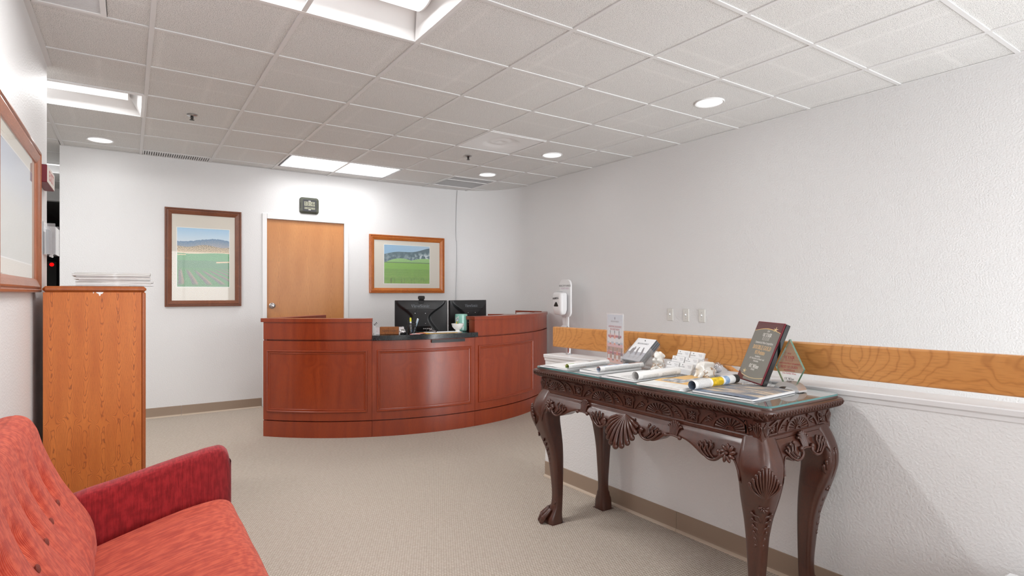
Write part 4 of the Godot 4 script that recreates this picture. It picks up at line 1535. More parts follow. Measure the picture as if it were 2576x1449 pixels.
		part(s, "twisted_wrapper", b.mesh(), M.acrylic).transform = Transform3D(lean, Vector3.ZERO)
	# ribbed candle jar
	var jar := thing("candle_jar", "aqua ribbed glass candle jar standing behind the white footed bowl", "candle", ring(4.0, 1.87, Y))
	b = MB.new()
	var prof := [Vector2(0, 0), Vector2(0.05, 0.0), Vector2(0.057, 0.008)]
	for k in 24:
		prof.append(Vector2(0.0585 + (0.0022 if k % 2 == 0 else 0.0), 0.012 + 0.0062 * k))
	prof.append_array([Vector2(0.059, 0.163), Vector2(0.057, 0.166), Vector2(0.053, 0.164), Vector2(0.053, 0.14), Vector2(0, 0.138)])
	b.lathe(prof, 40, 70.0)
	part(jar, "jar", b.mesh(), M.candle_glass)
	b = MB.new()
	b.tube([Vector3(0, 0.138, 0), Vector3(0.001, 0.15, 0)], [0.0012], 6)
	part(jar, "wick", b.mesh(), M.ink)
	# papers at the left end of the slab
	var env := thing("envelope_stack", "white envelopes standing beside the left riser of the desk", "paper", ring(-21.75, 1.965, Y), turn_of(-21.75))
	for k in 4:
		part(env, "envelope", boxes([[Vector3(0.003 + 0.0042 * k, 0.042 - 0.003 * k, 0), Vector3(0.003, 0.084 - 0.006 * k, 0.11), 0.0005]]), M.paper)
	var coil := thing("striped_clip", "black and white striped clip on top of the standing envelopes", "clip", ring(-21.72, 2.0, Y + 0.084), turn_of(-21.7))
	for k in 5:
		b = MB.new()
		b.tube([Vector3(0.002 + 0.0042 * k, 0.003 + 0.0042 * k, 0), Vector3(0.006 + 0.0042 * k, 0.006 + 0.0042 * k, 0)], [0.008], 10)
		part(coil, "band", b.mesh(), M.ink if k % 2 == 0 else M.paper)
	# book and papers on the return shelf
	var bk := thing("paperback", "paperback with a red and white spine lying on the desk's right return shelf", "book", ring(46.5, 1.83, 1.0), turn_of(10.0))
	part(bk, "pages", boxes([[Vector3(0, 0.013, 0), Vector3(0.13, 0.022, 0.19), 0.0]]), M.board_white)
	part(bk, "cover", boxes([[Vector3(0, 0.001, 0.0), Vector3(0.135, 0.002, 0.196), 0], [Vector3(0, 0.0255, 0.0), Vector3(0.135, 0.002, 0.196), 0], [Vector3(0, 0.013, 0.097), Vector3(0.135, 0.026, 0.002), 0]]), M.cover_0)
	letters(bk, "LABOR LAW", 0.012, Vector3(0, 0.013, 0.0985), M.red_ink)


func monitor(label: String, at: Vector3, yaw: float, side: String) -> void:
	# local: the back faces +z, the picture side -z
	var t := thing("monitor", label, "monitor", at, yaw, "office monitors on the desk")
	var W := 0.515
	var y0 := 0.1
	var y1 := 0.441
	var b := MB.new()
	part(t, "front_bezel", boxes([[Vector3(0, (y0 + y1) / 2, -0.012), Vector3(W, y1 - y0, 0.022), 0.003]]), M.black_gloss)
	part(t, "screen", boxes([[Vector3(0, (y0 + y1) / 2, -0.0235), Vector3(W - 0.03, y1 - y0 - 0.03, 0.001), 0]]), M.black_plastic)
	# back shell: a dished plate with a raised waist between two hollows
	b = MB.new()
	b.grid(60, 40, func(u: float, v: float):
		var x: float = (u - 0.5) * (W - 0.008)
		var y := lerpf(y0 + 0.004, y1 - 0.004, v)
		var half := 0.235 - 0.155 * smoothstep(0.0, 1.0, (1.0 - v) * 2.0) if v > 0.5 else 0.08 + 0.09 * smoothstep(0.0, 1.0, (0.5 - v) * 2.0)
		var rise := 0.028 * smoothstep(0.012, -0.006, absf(x) - half)
		var dish := 0.016 * (1.0 - pow(absf(x) / (W / 2), 3.0))
		return Vector3(x, y, dish + rise * (1.0 - 0.55 * smoothstep(0.7, 1.0, v))))
	part(t, "back_shell", b.mesh(), M.black_plastic)
	part(t, "ridge", boxes([[Vector3(0, 0.352, 0.0415), Vector3(0.31, 0.003, 0.006), 0.001]]), M.black_gloss)
	letters(t, "ViewSonic", 0.036, Vector3(0, 0.385, 0.0405), M.grey_print, Basis(Vector3.RIGHT, -0.12), "Droid Serif")
	for q in [[-0.05, 0.315], [0.05, 0.315], [-0.05, 0.215], [0.05, 0.215]]:
		b = MB.new()
		b.ell(Vector3(q[0], q[1], 0.0445), Vector3(0.004, 0.004, 0.0025))
		part(t, "screw", b.mesh(), M.chrome)
	part(t, "port_bay", boxes([[Vector3(0, 0.165, 0.043), Vector3(0.2, 0.05, 0.008), 0.002]]), M.black_gloss)
	for k in 5:
		part(t, "port", boxes([[Vector3(0.055 + 0.018 * k - 0.02, 0.166, 0.048), Vector3(0.014, 0.012, 0.006), 0.001]]), M.satin_steel)
	b = MB.new()
	b.tube(curve([Vector3(0.06, 0.166, 0.05), Vector3(0.062, 0.13, 0.06), Vector3(0.08, 0.06, 0.05), Vector3(0.1, 0.01, 0.07)], 5), [0.003], 6)
	part(t, "cable", b.mesh(), M.dark_plastic)
	part(t, "stand_neck", boxes([[Vector3(0, 0.09, 0.018), Vector3(0.09, 0.17, 0.03), 0.006]]), M.black_plastic)
	b = MB.new()
	b.lathe([Vector2(0, 0), Vector2(0.11, 0), Vector2(0.112, 0.004), Vector2(0.1, 0.01), Vector2(0, 0.012)], 32)
	part(t, "stand_foot", b.mesh(), M.black_plastic)


# ---------------------------------------------------------------- pictures and other things on the walls
func framed(label: String, at: Vector3, turn: float, w: float, h: float, fw: float, wood: Material, print_mat: Material, image: Rect2) -> void:
	# local: bottom middle on the wall, x right, y up, +z into the room; image is given from the lower left corner
	var t := thing("framed_picture", label, "picture", at, turn)
	var prof := [Vector2(0, 0), Vector2(0, 0.024), Vector2(0.004, 0.028), Vector2(0.012, 0.029), Vector2(0.0155, 0.025), Vector2(0.0175, 0.0205), Vector2(0.021, 0.0205), Vector2(0.0235, 0.025), Vector2(0.03, 0.0262), Vector2(fw - 0.014, 0.019), Vector2(fw - 0.008, 0.0165), Vector2(fw - 0.002, 0.013), Vector2(fw, 0.009), Vector2(fw, 0.0)]
	for side in 4:
		var b := MB.new()
		var l := w if side % 2 == 0 else h
		var bs: Basis = [Basis.IDENTITY, Basis(Vector3.BACK, PI / 2), Basis(Vector3.BACK, PI), Basis(Vector3.BACK, -PI / 2)][side]
		var o: Vector3 = [Vector3(0, 0, 0), Vector3(w / 2, h / 2, 0), Vector3(0, h, 0), Vector3(-w / 2, h / 2, 0)][side]
		b.at(Transform3D(bs, o))
		for k in prof.size() - 1:
			var p: Vector2 = prof[k]
			var q: Vector2 = prof[k + 1]
			b.face([Vector3(-l / 2 + p.x, p.x, p.y), Vector3(l / 2 - p.x, p.x, p.y), Vector3(l / 2 - q.x, q.x, q.y), Vector3(-l / 2 + q.x, q.x, q.y)], [Vector2(p.x, 0.2 * side), Vector2(p.x, l + 0.2 * side), Vector2(q.x, l - q.x + 0.2 * side), Vector2(q.x, q.x + 0.2 * side)])
		part(t, "frame_side", b.mesh(), wood)
	part(t, "mat_board", boxes([[Vector3(0, h / 2, 0.003), Vector3(w - 2 * fw + 0.01, h - 2 * fw + 0.01, 0.004), 0]]), M.cream_mat)
	var r := Rect2(image.position - Vector2(w / 2, 0), image.size)
	# the cut edge of the mat, then the print
	part(t, "mat_bevel", boxes([[Vector3(r.get_center().x, r.get_center().y, 0.0051), Vector3(r.size.x + 0.012, r.size.y + 0.012, 0.001), 0]]), M.board_white)
	var b := MB.new()
	b.face([Vector3(r.position.x, r.position.y, 0.0058), Vector3(r.end.x, r.position.y, 0.0058), Vector3(r.end.x, r.end.y, 0.0058), Vector3(r.position.x, r.end.y, 0.0058)], [Vector2(0, 1), Vector2(1, 1), Vector2(1, 0), Vector2(0, 0)])
	part(t, "print", b.mesh(), print_mat)
	b = MB.new()
	b.face([Vector3(-w / 2 + fw - 0.002, fw - 0.002, 0.0095), Vector3(w / 2 - fw + 0.002, fw - 0.002, 0.0095), Vector3(w / 2 - fw + 0.002, h - fw + 0.002, 0.0095), Vector3(-w / 2 + fw - 0.002, h - fw + 0.002, 0.0095)])
	part(t, "picture_glass", b.mesh(), M.pane)


func build_wall_things() -> void:
	framed("tall walnut framed vineyard photograph with tan hills, left of the door", P(0.653, 1.115, WALL_B), 0.0, 0.706, 1.009, 0.062, M.walnut, M.print_vineyard_hills, Rect2(0.109, 0.204, 0.48, 0.606))
	framed("wide amber framed photograph of a green field under misty hills, right of the door", P(2.9375, 1.255, WALL_B), 0.0, 1.017, 0.719, 0.063, M.amber_wood, M.print_field_mist, Rect2(0.193, 0.119, 0.616, 0.481))
	framed("brown framed picture on the left wall with its pale reflection painted in, seen edge-on above the red sofa", P(-0.41, 1.255, 3.292), PI / 2, 1.184, 0.738, 0.07, M.chestnut_wood, M.print_pale_reflection, Rect2(0.16, 0.14, 0.864, 0.458))
	clock()
	# sign box on the left wall
	var t := thing("exit_sign", "maroon and white exit sign box on the left wall above the clear holder", "sign", P(-0.41, 1.85, 4.12), PI / 2)
	part(t, "sign_box", boxes([[Vector3(0, 0.048, 0.022), Vector3(0.35, 0.096, 0.044), 0.003]]), M.maroon)
	part(t, "sign_face", boxes([[Vector3(0, 0.048, 0.0455), Vector3(0.342, 0.09, 0.003), 0.001]]), M.sign_white)
	letters(t, "EXIT", 0.075, Vector3(0, 0.048, 0.0472), M.faded_red, Basis.IDENTITY, "Droid Sans", true, "lettering", HORIZONTAL_ALIGNMENT_CENTER, 1.5)
	var b := MB.new()
	for k in 5:
		b.tube(curve([Vector3(0.1752, 0.078 - 0.004 * k, 0.008 + 0.004 * k), Vector3(0.1752, 0.084 - 0.006 * k, 0.016 + 0.004 * k), Vector3(0.1752, 0.074 - 0.004 * k, 0.022 + 0.003 * k)], 4), [0.0009], 5)
	part(t, "scuff_marks", b.mesh(), M.sign_white)
	# clear holder with a sheet in it, at the end of the left wall
	t = thing("brochure_pocket", "clear acrylic pocket holding a grey sheet at the end of the left wall", "holder", P(-0.41, 1.475, 4.31), PI / 2)
	for q in [[Vector3(0, 0.095, 0.0015), Vector3(0.2, 0.19, 0.003)], [Vector3(0, 0.08, 0.058), Vector3(0.2, 0.16, 0.003)], [Vector3(0.0985, 0.09, 0.03), Vector3(0.003, 0.18, 0.054)], [Vector3(-0.0985, 0.09, 0.03), Vector3(0.003, 0.18, 0.054)], [Vector3(0, 0.0015, 0.03), Vector3(0.194, 0.003, 0.054)]]:
		part(t, "acrylic_side", boxes([[q[0], q[1], 0.0006]]), M.acrylic)
	b = MB.new()
	b.tube([Vector3(-0.05, -0.006, 0.03), Vector3(0.05, -0.006, 0.03)], [0.006], 10)
	part(t, "latch", b.mesh(), M.acrylic)
	var sh := single("sheet", boxes([[Vector3(0, 0.07, 0.02), Vector3(0.17, 0.14, 0.012), 0.001]]), M.grey_print, "grey printed sheet standing inside the clear wall pocket", "paper", P(-0.41, 1.48, 4.31), PI / 2)
	# light switches on the right wall
	var first: Node3D = null
	for q in [[3.61, "white light switch nearest the dispenser, leftmost of three on the right wall"], [3.427, "white light switch in the middle of three on the right wall"], [3.252, "white light switch nearest the tall award plaque, rightmost of three"]]:
		if first == null:
			first = thing("light_switch", q[1], "light switch", P(WALL_R, 0.993, q[0]), -PI / 2, "light switches in a row")
			b = MB.new()
			b.extrude(round_rect(0.07, 0.116, 0.004, 3), 0.0, 0.006, 0.0035)
			part(first, "switch_plate", b.mesh(), M.ivory_plastic).position = Vector3(0, 0.058, 0)
			part(first, "slot", boxes([[Vector3(0, 0.058, 0.0062), Vector3(0.011, 0.026, 0.001), 0]]), M.pale_print)
			b = MB.new()
			b.box(Vector3(0, 0, 0.009), Vector3(0.009, 0.013, 0.018), 0.002)
			var lv := part(first, "toggle", b.mesh(), M.white_plastic)
			lv.transform = Transform3D(Basis(Vector3.RIGHT, -0.5), Vector3(0, 0.058, 0.003))
			for y in [0.028, 0.088]:
				b = MB.new()
				b.ell(Vector3(0, y, 0.006), Vector3(0.003, 0.003, 0.0016))
				part(first, "screw", b.mesh(), M.satin_steel)
		else:
			copy(first, q[1], P(WALL_R, 0.993, q[0]), -PI / 2)
	# hand sanitiser on its stand
	t = thing("sanitizer_stand", "white hand sanitiser dispenser on a white floor stand by the right wall", "dispenser", P(4.03, 0, 4.95), -PI / 2)
	b = MB.new()
	b.extrude(round_rect(0.2, 0.42, 0.06, 8), -0.012, 0.012, 0.006)
	part(t, "back_board", b.mesh(), M.white_plastic).position = Vector3(0, 1.195, -0.03)
	letters(t, "HEALTHY HANDS", 0.027, Vector3(0, 1.335, -0.0178), M.ink, Basis.IDENTITY, "Droid Sans")
	letters(t, "START HERE", 0.025, Vector3(0, 1.305, -0.0178), M.pink_ink, Basis.IDENTITY, "Droid Sans")
	b = MB.new()   # dispenser: rounded body, narrower and cut back below
	b.grid(40, 26, func(u: float, v: float):
		var y := lerpf(0.0, 0.265, v)
		var w := 0.08 * (1.0 - 0.1 * smoothstep(0.35, 0.0, v)) * sqrt(1.0 - pow(absf(v * 2.0 - 1.0), 14.0))
		var dep := 0.1 * (1.0 - 0.28 * smoothstep(0.28, 0.0, v)) * sqrt(1.0 - pow(absf(v * 2.0 - 1.0), 10.0))
		var a := TAU * u
		var c := cos(a)
		var s := sin(a)
		var k := pow(pow(absf(c), 5.0) + pow(absf(s), 5.0), -0.2)
		return Vector3(w * c * k, y, 0.035 - dep * 0.5 * s * k + 0.018), true)
	part(t, "dispenser_body", b.mesh(), M.white_plastic).position = Vector3(0, 1.005, 0)
	letters(t, "PURELL", 0.03, Vector3(-0.01, 1.195, 0.106), M.ink, Basis(Vector3.BACK, 0.1), "Droid Sans", true)
	b = MB.new()
	b.extrude(PackedVector2Array([Vector2(-0.038, -0.012), Vector2(-0.03, -0.02), Vector2(0.03, -0.02), Vector2(0.038, -0.012), Vector2(0.012, 0.026), Vector2(0.0, 0.031), Vector2(-0.012, 0.026)]), 0, 0.008, 0.003)
	part(t, "sight_window", b.mesh(), M.dark_steel).position = Vector3(-0.005, 1.125, 0.1005)
	part(t, "vent_slot", boxes([[Vector3(0, 1.2705, 0.055), Vector3(0.07, 0.003, 0.03), 0.001]]), M.pale_print)
	b = MB.new()
	b.box(Vector3(0, 0.94, -0.03), Vector3(0.1, 0.17, 0.014), 0.004)
	part(t, "neck", b.mesh(), M.white_plastic)
	b = MB.new()
	b.grid(6, 12, func(u: float, v: float):
		var q := v * PI / 2
		return Vector3(lerpf(-0.05, 0.05, u), 0.868 + 0.03 * (1.0 - sin(q)), -0.03 + 0.03 * (1.0 - cos(q)) + 0.05 * v))
	b.box(Vector3(0, 0.862, 0.05), Vector3(0.12, 0.01, 0.12), 0.004)
	part(t, "drip_tray", b.mesh(), M.white_plastic)
	b = MB.new()
	b.tube([Vector3(0.02, 0.0, -0.04), Vector3(0.02, 1.0, -0.04)], [0.019], 16)
	part(t, "pole", b.mesh(), M.white_plastic)
	b = MB.new()
	b.lathe([Vector2(0, 0), Vector2(0.15, 0), Vector2(0.15, 0.006), Vector2(0.05, 0.016), Vector2(0, 0.018)], 32)
	part(t, "floor_plate", b.mesh(), M.white_plastic).position = Vector3(0.02, 0, -0.02)
	# thin cord down the wall
	b = MB.new()
	b.tube(curve([P(3.637, 2.626, 6.702), P(3.625, 2.4, 6.709), P(3.62, 2.0, 6.712), P(3.632, 1.9, 6.711), P(3.628, 1.5, 6.711), P(3.62, 1.3, 6.712), P(3.618, 1.0, 6.713)], 8), [0.0035], 6)
	single("hanging_cord", b.mesh(), M.pale_print, "thin grey cord hanging down the wall from the ceiling behind the monitors", "cord")
	# white box on the floor at the lower right
	t = thing("storage_box", "white box with a lid by the low wall, its corner at the lower right", "box", P(2.1, 0, 0.42))
	part(t, "box_body", boxes([[Vector3(0, 0.16, 0), Vector3(0.5, 0.32, 0.4), 0.008]]), M.white_plastic)
	part(t, "box_lid", boxes([[Vector3(0, 0.335, 0), Vector3(0.53, 0.03, 0.43), 0.012]]), M.white_plastic)


func clock() -> void:
	var t := thing("wall_clock", "square grey digital clock above the door", "clock", P(1.718, 2.162, WALL_B))
	var w := 0.214
	var h := 0.186
	var b := MB.new()
	b.extrude(round_rect(w, h, 0.03, 5), 0.0, 0.016, 0.003)
	part(t, "clock_back", b.mesh(), M.clock_case).position = Vector3(0, h / 2, 0)
	# sloping rim
	var outer := round_rect(w - 0.006, h - 0.006, 0.028, 5)
	var inner := round_rect(w - 0.062, h - 0.05, 0.01, 5)
	b = MB.new()
	for i in outer.size():
		var j := (i + 1) % outer.size()
		b.face([Vector3(outer[i].x, outer[i].y, 0.016), Vector3(outer[j].x, outer[j].y, 0.016), Vector3(inner[j].x, inner[j].y, 0.032), Vector3(inner[i].x, inner[i].y, 0.032)])
	part(t, "rim", b.mesh(), M.clock_case).position = Vector3(0, h / 2, 0)
	b = MB.new()
	b.extrude(inner, 0.016, 0.032, 0.0)
	part(t, "face_plate", b.mesh(), M.dark_plastic).position = Vector3(0, h / 2, 0)
	part(t, "time_display", boxes([[Vector3(0, 0.112, 0.0325), Vector3(0.12, 0.05, 0.002), 0]]), M.clock_lcd)
	part(t, "date_display", boxes([[Vector3(0, 0.062, 0.0325), Vector3(0.12, 0.024, 0.002), 0]]), M.clock_lcd)
	letters(t, "13:44", 0.052, Vector3(0.006, 0.1115, 0.0336), M.lcd_ink, Basis.IDENTITY, "Droid Sans Mono", true, "digits", HORIZONTAL_ALIGNMENT_CENTER, 0.82)
	letters(t, "6 23PM 71", 0.022, Vector3(0, 0.062, 0.0336), M.lcd_ink, Basis.IDENTITY, "Droid Sans Mono")
	for y in [0.144, 0.044]:
		part(t, "name_strip", boxes([[Vector3(0, y, 0.0325), Vector3(0.026, 0.006, 0.001), 0]]), M.white_ink)
	for s in [-1, 1]:
		for k in 7:
			part(t, "speaker_slot", boxes([[Vector3(s * 0.094, 0.065 + 0.0095 * k, 0.021), Vector3(0.02, 0.003, 0.004), 0.001]]), M.ink)


# ---------------------------------------------------------------- bookcase and the magazines on it
func build_bookcase() -> void:
	var x0 := -0.364
	var x1 := 0.078
	var d0 := 3.75
	var d1 := 4.5
	var o := P((x0 + x1) / 2, 0, (d0 + d1) / 2)
	var t := thing("bookcase", "tall oak bookcase end with a chipped top edge between the sofa and hall", "bookcase", o)
	var w := x1 - x0
	var dd := d1 - d0
	for s in [1.0, -1.0]:
		var b := MB.new()
		b.box(Vector3(-0.01, 0.628, s * (dd / 2 - 0.01)), Vector3(w - 0.02, 1.256, 0.02))
		for i in b.t.size():   # the figure once across the side and once up it
			b.t[i] = Vector2((b.v[i].x + w / 2) / (w - 0.02), 1.0 - b.v[i].y / 1.256)
		part(t, "side_panel", b.mesh(), M.oak_veneer)
		b = MB.new()
		b.box(Vector3(w / 2 - 0.01, 0.628, s * (dd / 2 - 0.0105)), Vector3(0.02, 1.256, 0.023), 0.005)
		part(t, "edge_strip", b.mesh(), M.oak_edge)
	part(t, "top_board", boxes([[Vector3(0.0, 1.272, 0), Vector3(w + 0.006, 0.032, dd + 0.012), 0.012]]), M.oak_edge)
	for y in [0.05, 0.36, 0.66, 0.96]:
		part(t, "shelf", boxes([[Vector3(0, y, 0), Vector3(w - 0.03, 0.02, dd - 0.04), 0.002]]), M.oak_edge)
	part(t, "back_panel", boxes([[Vector3(-w / 2 + 0.004, 0.63, 0), Vector3(0.006, 1.25, dd - 0.04), 0]]), M.oak_edge)
	var chip := MB.new()
	for q in [[Vector2(0.012, 1.2565), [Vector2(-0.014, 0), Vector2(-0.01, -0.006), Vector2(-0.003, -0.009), Vector2(0.001, -0.021), Vector2(0.006, -0.017), Vector2(0.007, -0.009), Vector2(0.013, -0.01), Vector2(0.019, 0)]], [Vector2(-0.012, 1.2565), [Vector2(-0.003, 0), Vector2(-0.001, -0.009), Vector2(0.002, 0)]]]:
		var poly := PackedVector2Array()
		for p in q[1]:
			poly.append(q[0] + p)
		chip.extrude(poly, dd / 2 - 0.002, dd / 2 + 0.0008)
	part(t, "chipped_edge", chip.mesh(), M.paper, "bare white chip in the veneer")
	# magazines, lowest first: [shift, depth of the paper, cover, width]
	rng.seed = 21
	var words := ["lowest thin leaflet sticking out on the left of the magazine stack", "second magazine from the bottom of the stack on the bookcase", "third magazine from the bottom of the stack on the bookcase", "fourth magazine up, pale spine, in the stack on the bookcase", "fifth magazine up, mid stack on the bookcase", "sixth magazine up in the stack on the bookcase", "magazine with a dark red cover edge, third from the stack's top", "olive edged magazine second from the top of the stack", "top magazine of the stack on the bookcase, printed cover upward"]
	var y := 1.288
	for k in 9:
		var th: float = [0.004, 0.008, 0.009, 0.008, 0.009, 0.008, 0.009, 0.009, 0.008][k]
		var wd: float = [0.3, 0.355, 0.34, 0.352, 0.33, 0.345, 0.335, 0.35, 0.34][k]
		var cx: float = [-0.15, -0.06, -0.066, -0.058, -0.06, -0.071, -0.07, -0.078, -0.066][k]
		var mg := thing("magazine", words[k], "magazine", P(cx, y, 3.96 + 0.012 * (rng.randf() - 0.5)), 0.06 * (rng.randf() - 0.5), "magazines stacked on the bookcase")
		part(mg, "pages", boxes([[Vector3(0, th / 2, 0), Vector3(wd, th - 0.002, 0.25), 0.0]]), M.paper)
		var cv: Material = M["cover_%d" % [4, 6, 4, 0, 6, 2, 1, 5, 2][k]]
		part(mg, "cover", boxes([[Vector3(0, 0.0005, 0), Vector3(wd + 0.004, 0.001, 0.254), 0], [Vector3(0, th - 0.0008, 0), Vector3(wd + 0.004, 0.0012, 0.254), 0]]), cv)
		y += th + 0.0003


# ---------------------------------------------------------------- sofa
func build_sofa() -> void:
	var o := P(-0.03, 0, 1.54)
	var t := thing("sofa", "red corduroy sofa with a buttoned back and sloping arms", "sofa", o)
	var L := func(x, y, d): return P(x + 0.03, y, d - 1.54)
	var near := 0.62
	var far := 2.455
	# back: front face from the seat up, over the top, down behind
	var line := curve([Vector2(-0.11, 0.3), Vector2(-0.095, 0.36), Vector2(-0.096, 0.42), Vector2(-0.112, 0.485), Vector2(-0.145, 0.55), Vector2(-0.186, 0.62), Vector2(-0.217, 0.69), Vector2(-0.24, 0.755), Vector2(-0.253, 0.805), Vector2(-0.275, 0.842), Vector2(-0.31, 0.855), Vector2(-0.35, 0.845), Vector2(-0.375, 0.81), Vector2(-0.383, 0.7), Vector2(-0.385, 0.4), Vector2(-0.385, 0.16)], 5)
	var n := line.size()
	var buttons := []
	for k in 10:
		buttons.append(2.235 - 0.172 * k)
	var surface := func(u: float, v: float) -> Vector3:
		var d := lerpf(near, far, u)
		var f := v * (n - 1)
		var i := mini(int(f), n - 2)
		var p: Vector2 = line[i].lerp(line[i + 1], f - i)
		var q: Vector2 = (line[mini(i + 2, n - 1)] - line[maxi(i - 1, 0)]).normalized()
		var out := Vector2(q.y, -q.x)
		var push := 0.0
		if v < 0.66:
			# soft channels between the buttons, deep where a button draws the cloth in
			var ph := (d - 2.235) / 0.172
			var across := absf(ph - roundf(ph)) * 0.172
			if ph < 0.4 and ph > -9.4:
				var up := (p.y - 0.675)
				var line_depth := 0.014 * exp(-pow(up / 0.13, 2.0)) * exp(-pow(across / 0.03, 2.0))
				var tuft := 0.02 * exp(-(across * across + up * up * 0.6) / 0.0011)
				push = -line_depth - tuft + 0.01 * exp(-pow(up / 0.17, 2.0))
			push += 0.004 * sin(d * 9.0 + p.y * 7.0) * smoothstep(0.36, 0.5, p.y)
			push += 0.012 * exp(-pow((p.y - 0.45) / 0.07, 2.0)) * (0.6 + 0.4 * cos(TAU * (d - 2.15) / 0.172))
		# the end rolls over
		var e := clampf((d - (far - 0.035)) / 0.035, 0.0, 1.0)
		push -= 0.035 * (1.0 - sqrt(maxf(0.0, 1.0 - e * e)))
		return L.call(p.x + out.x * push, p.y + out.y * push, d)
	var b := MB.new()
	b.grid(300, 120, surface, false, Vector2(far - near, 1.35))
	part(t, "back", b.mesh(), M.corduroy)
	b = MB.new()
	b.box(L.call(-0.33, 0.45, (near + far) / 2), Vector3(0.09, 0.6, far - near - 0.09), 0.02)
	part(t, "back_frame", b.mesh(), M.corduroy_shaded)
	for k in buttons.size():
		b = MB.new()
		b.ell(Vector3.ZERO, Vector3(0.0055, 0.011, 0.011), 14, 10)
		var p: Vector3 = surface.call((buttons[k] - near) / (far - near), 0.322)
		part(t, "button", b.mesh(), M.corduroy).transform = Transform3D(Basis(Vector3.BACK, 0.3), p + Vector3(0.004, 0, 0))
	# seat: crowned cushion with a rolled front edge, ribs from back to front
	b = MB.new()
	var top := curve([Vector2(-0.16, 0.37), Vector2(-0.09, 0.395), Vector2(0.02, 0.428), Vector2(0.155, 0.462), Vector2(0.25, 0.476), Vector2(0.295, 0.474), Vector2(0.322, 0.455), Vector2(0.333, 0.42), Vector2(0.331, 0.34), Vector2(0.327, 0.25), Vector2(0.31, 0.22)], 5)
	b.grid(100, top.size() - 1, func(u: float, v: float):
		var p: Vector2 = top[int(round(v * (top.size() - 1)))]
		var d := lerpf(far, near, u)
		var side := minf(d - near, far - d)
		var drop := 0.022 * (1.0 - smoothstep(0.0, 0.09, side)) + 0.018 * pow(1.0 - clampf(side / 0.03, 0.0, 1.0), 2.0)
		var crown := 0.012 * sin(PI * u) + 0.002 * sin(d * 23.0 + p.x * 9.0)
		var lift := smoothstep(0.4, 0.46, p.y) if p.x > 0.25 else 1.0
		return L.call(p.x - (0.012 * pow(1.0 - clampf(side / 0.05, 0.0, 1.0), 2.0) if p.x > 0.28 else 0.0), p.y + (crown - drop) * lift, d), false, Vector2(far - near, 0.8))
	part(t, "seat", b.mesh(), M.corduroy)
	b = MB.new()
	b.box(L.call(0.07, 0.29, (near + far) / 2), Vector3(0.5, 0.12, far - near - 0.02), 0.01)
	part(t, "seat_frame", b.mesh(), M.corduroy_shaded)
	# arms: flat slabs that rise to the front; ribs upright
	for s in [0, 1]:
		b = MB.new()
		var line2 := [Vector2(-0.37, 0.17), Vector2(0.325, 0.17), Vector2(0.3295, 0.3), Vector2(0.33, 0.45), Vector2(0.327, 0.615), Vector2(0.322, 0.632), Vector2(0.312, 0.645), Vector2(0.297, 0.652), Vector2(0.28, 0.6515), Vector2(0.22, 0.641), Vector2(0.09, 0.612), Vector2(-0.03, 0.582), Vector2(-0.152, 0.553), Vector2(-0.37, 0.5)]
		var da: float = 2.461 if s == 0 else near - 0.086
		var db: float = da + 0.08
		var r := 0.022
		var cols := 80
		# a sheet folded over the slab: up the inside, over the top, down the outside
		var topy := func(x: float): return table(x, [[-0.37, 0.5], [-0.152, 0.553], [-0.03, 0.582], [0.09, 0.612], [0.22, 0.641], [0.28, 0.6515], [0.297, 0.652], [0.312, 0.645], [0.322, 0.632], [0.3275, 0.612], [0.33, 0.59]])
		b.grid(cols, 24, func(u: float, v: float):
			var x := lerpf(-0.37, 0.33, 1.0 - pow(1.0 - u, 1.6))
			var ty: float = topy.call(x)
			var d: float
			var y: float
			if v < 0.35:
				d = da
				y = lerpf(0.17, ty - r, v / 0.35)
			elif v > 0.65:
				d = db
				y = lerpf(ty - r, 0.17, (v - 0.65) / 0.35)
			else:
				var a := (v - 0.35) / 0.3 * PI
				d = (da + db) / 2 - cos(a) * (db - da) / 2
				y = ty - r + r * sin(a)
			return L.call(x, y, d), false, Vector2(-0.7, 1.05))
		part(t, "arm", b.mesh(), M.corduroy_shaded)
		b = MB.new()
		b.grid(10, 12, func(u: float, v: float):
			var y := lerpf(0.17, 0.59, v)
			var a := PI * u
			return L.call(0.33 + 0.006 * sin(a), y, (da + db) / 2 - cos(a) * (db - da) / 2), false, Vector2(0.09, 0.43))
		part(t, "arm_front", b.mesh(), M.corduroy_shaded)
	for q in [[0.29, 0.66], [0.29, 2.44], [-0.34, 0.66], [-0.34, 2.44]]:
		b = MB.new()
		b.tube([L.call(q[0], 0.0, q[1]), L.call(q[0], 0.24, q[1])], [0.014, 0.022], 14)
		part(t, "leg", b.mesh(), M.mahogany)


# ---------------------------------------------------------------- carved console table
const TC := Vector2(2.115, 1.8475)   # its middle
const HL := 0.655                    # half the frieze along the wall
const HW := 0.228                    # and across


func panel(right: Vector3, out: Vector3, at: Vector3) -> Transform3D:  # x right, y up, z out of the panel
	return Transform3D(Basis(right, Vector3.UP, out), at)


func band(b: MB, line: Array, w: float, h: float) -> void:  # a flat raised strip along a line in x y
	var n := line.size()
	var fr := []
	for i in n:
		var tg: Vector2 = (line[mini(i + 1, n - 1)] - line[maxi(i - 1, 0)]).normalized()
		var t3 := Vector3(tg.x, tg.y, 0)
		var side := Vector3(-tg.y, tg.x, 0)
		fr.append(b_frame(side, Vector3.BACK, t3, Vector3(line[i].x, line[i].y, 0)))
	b.sweep(fr, PackedVector2Array([Vector2(w / 2, 0), Vector2(w / 2 - 0.001, h), Vector2(-w / 2 + 0.001, h), Vector2(-w / 2, 0)]), false, false, 20.0)


func b_frame(x: Vector3, y: Vector3, _z: Vector3, o: Vector3) -> Transform3D:
	return Transform3D(Basis(x, y, x.cross(y)), o)


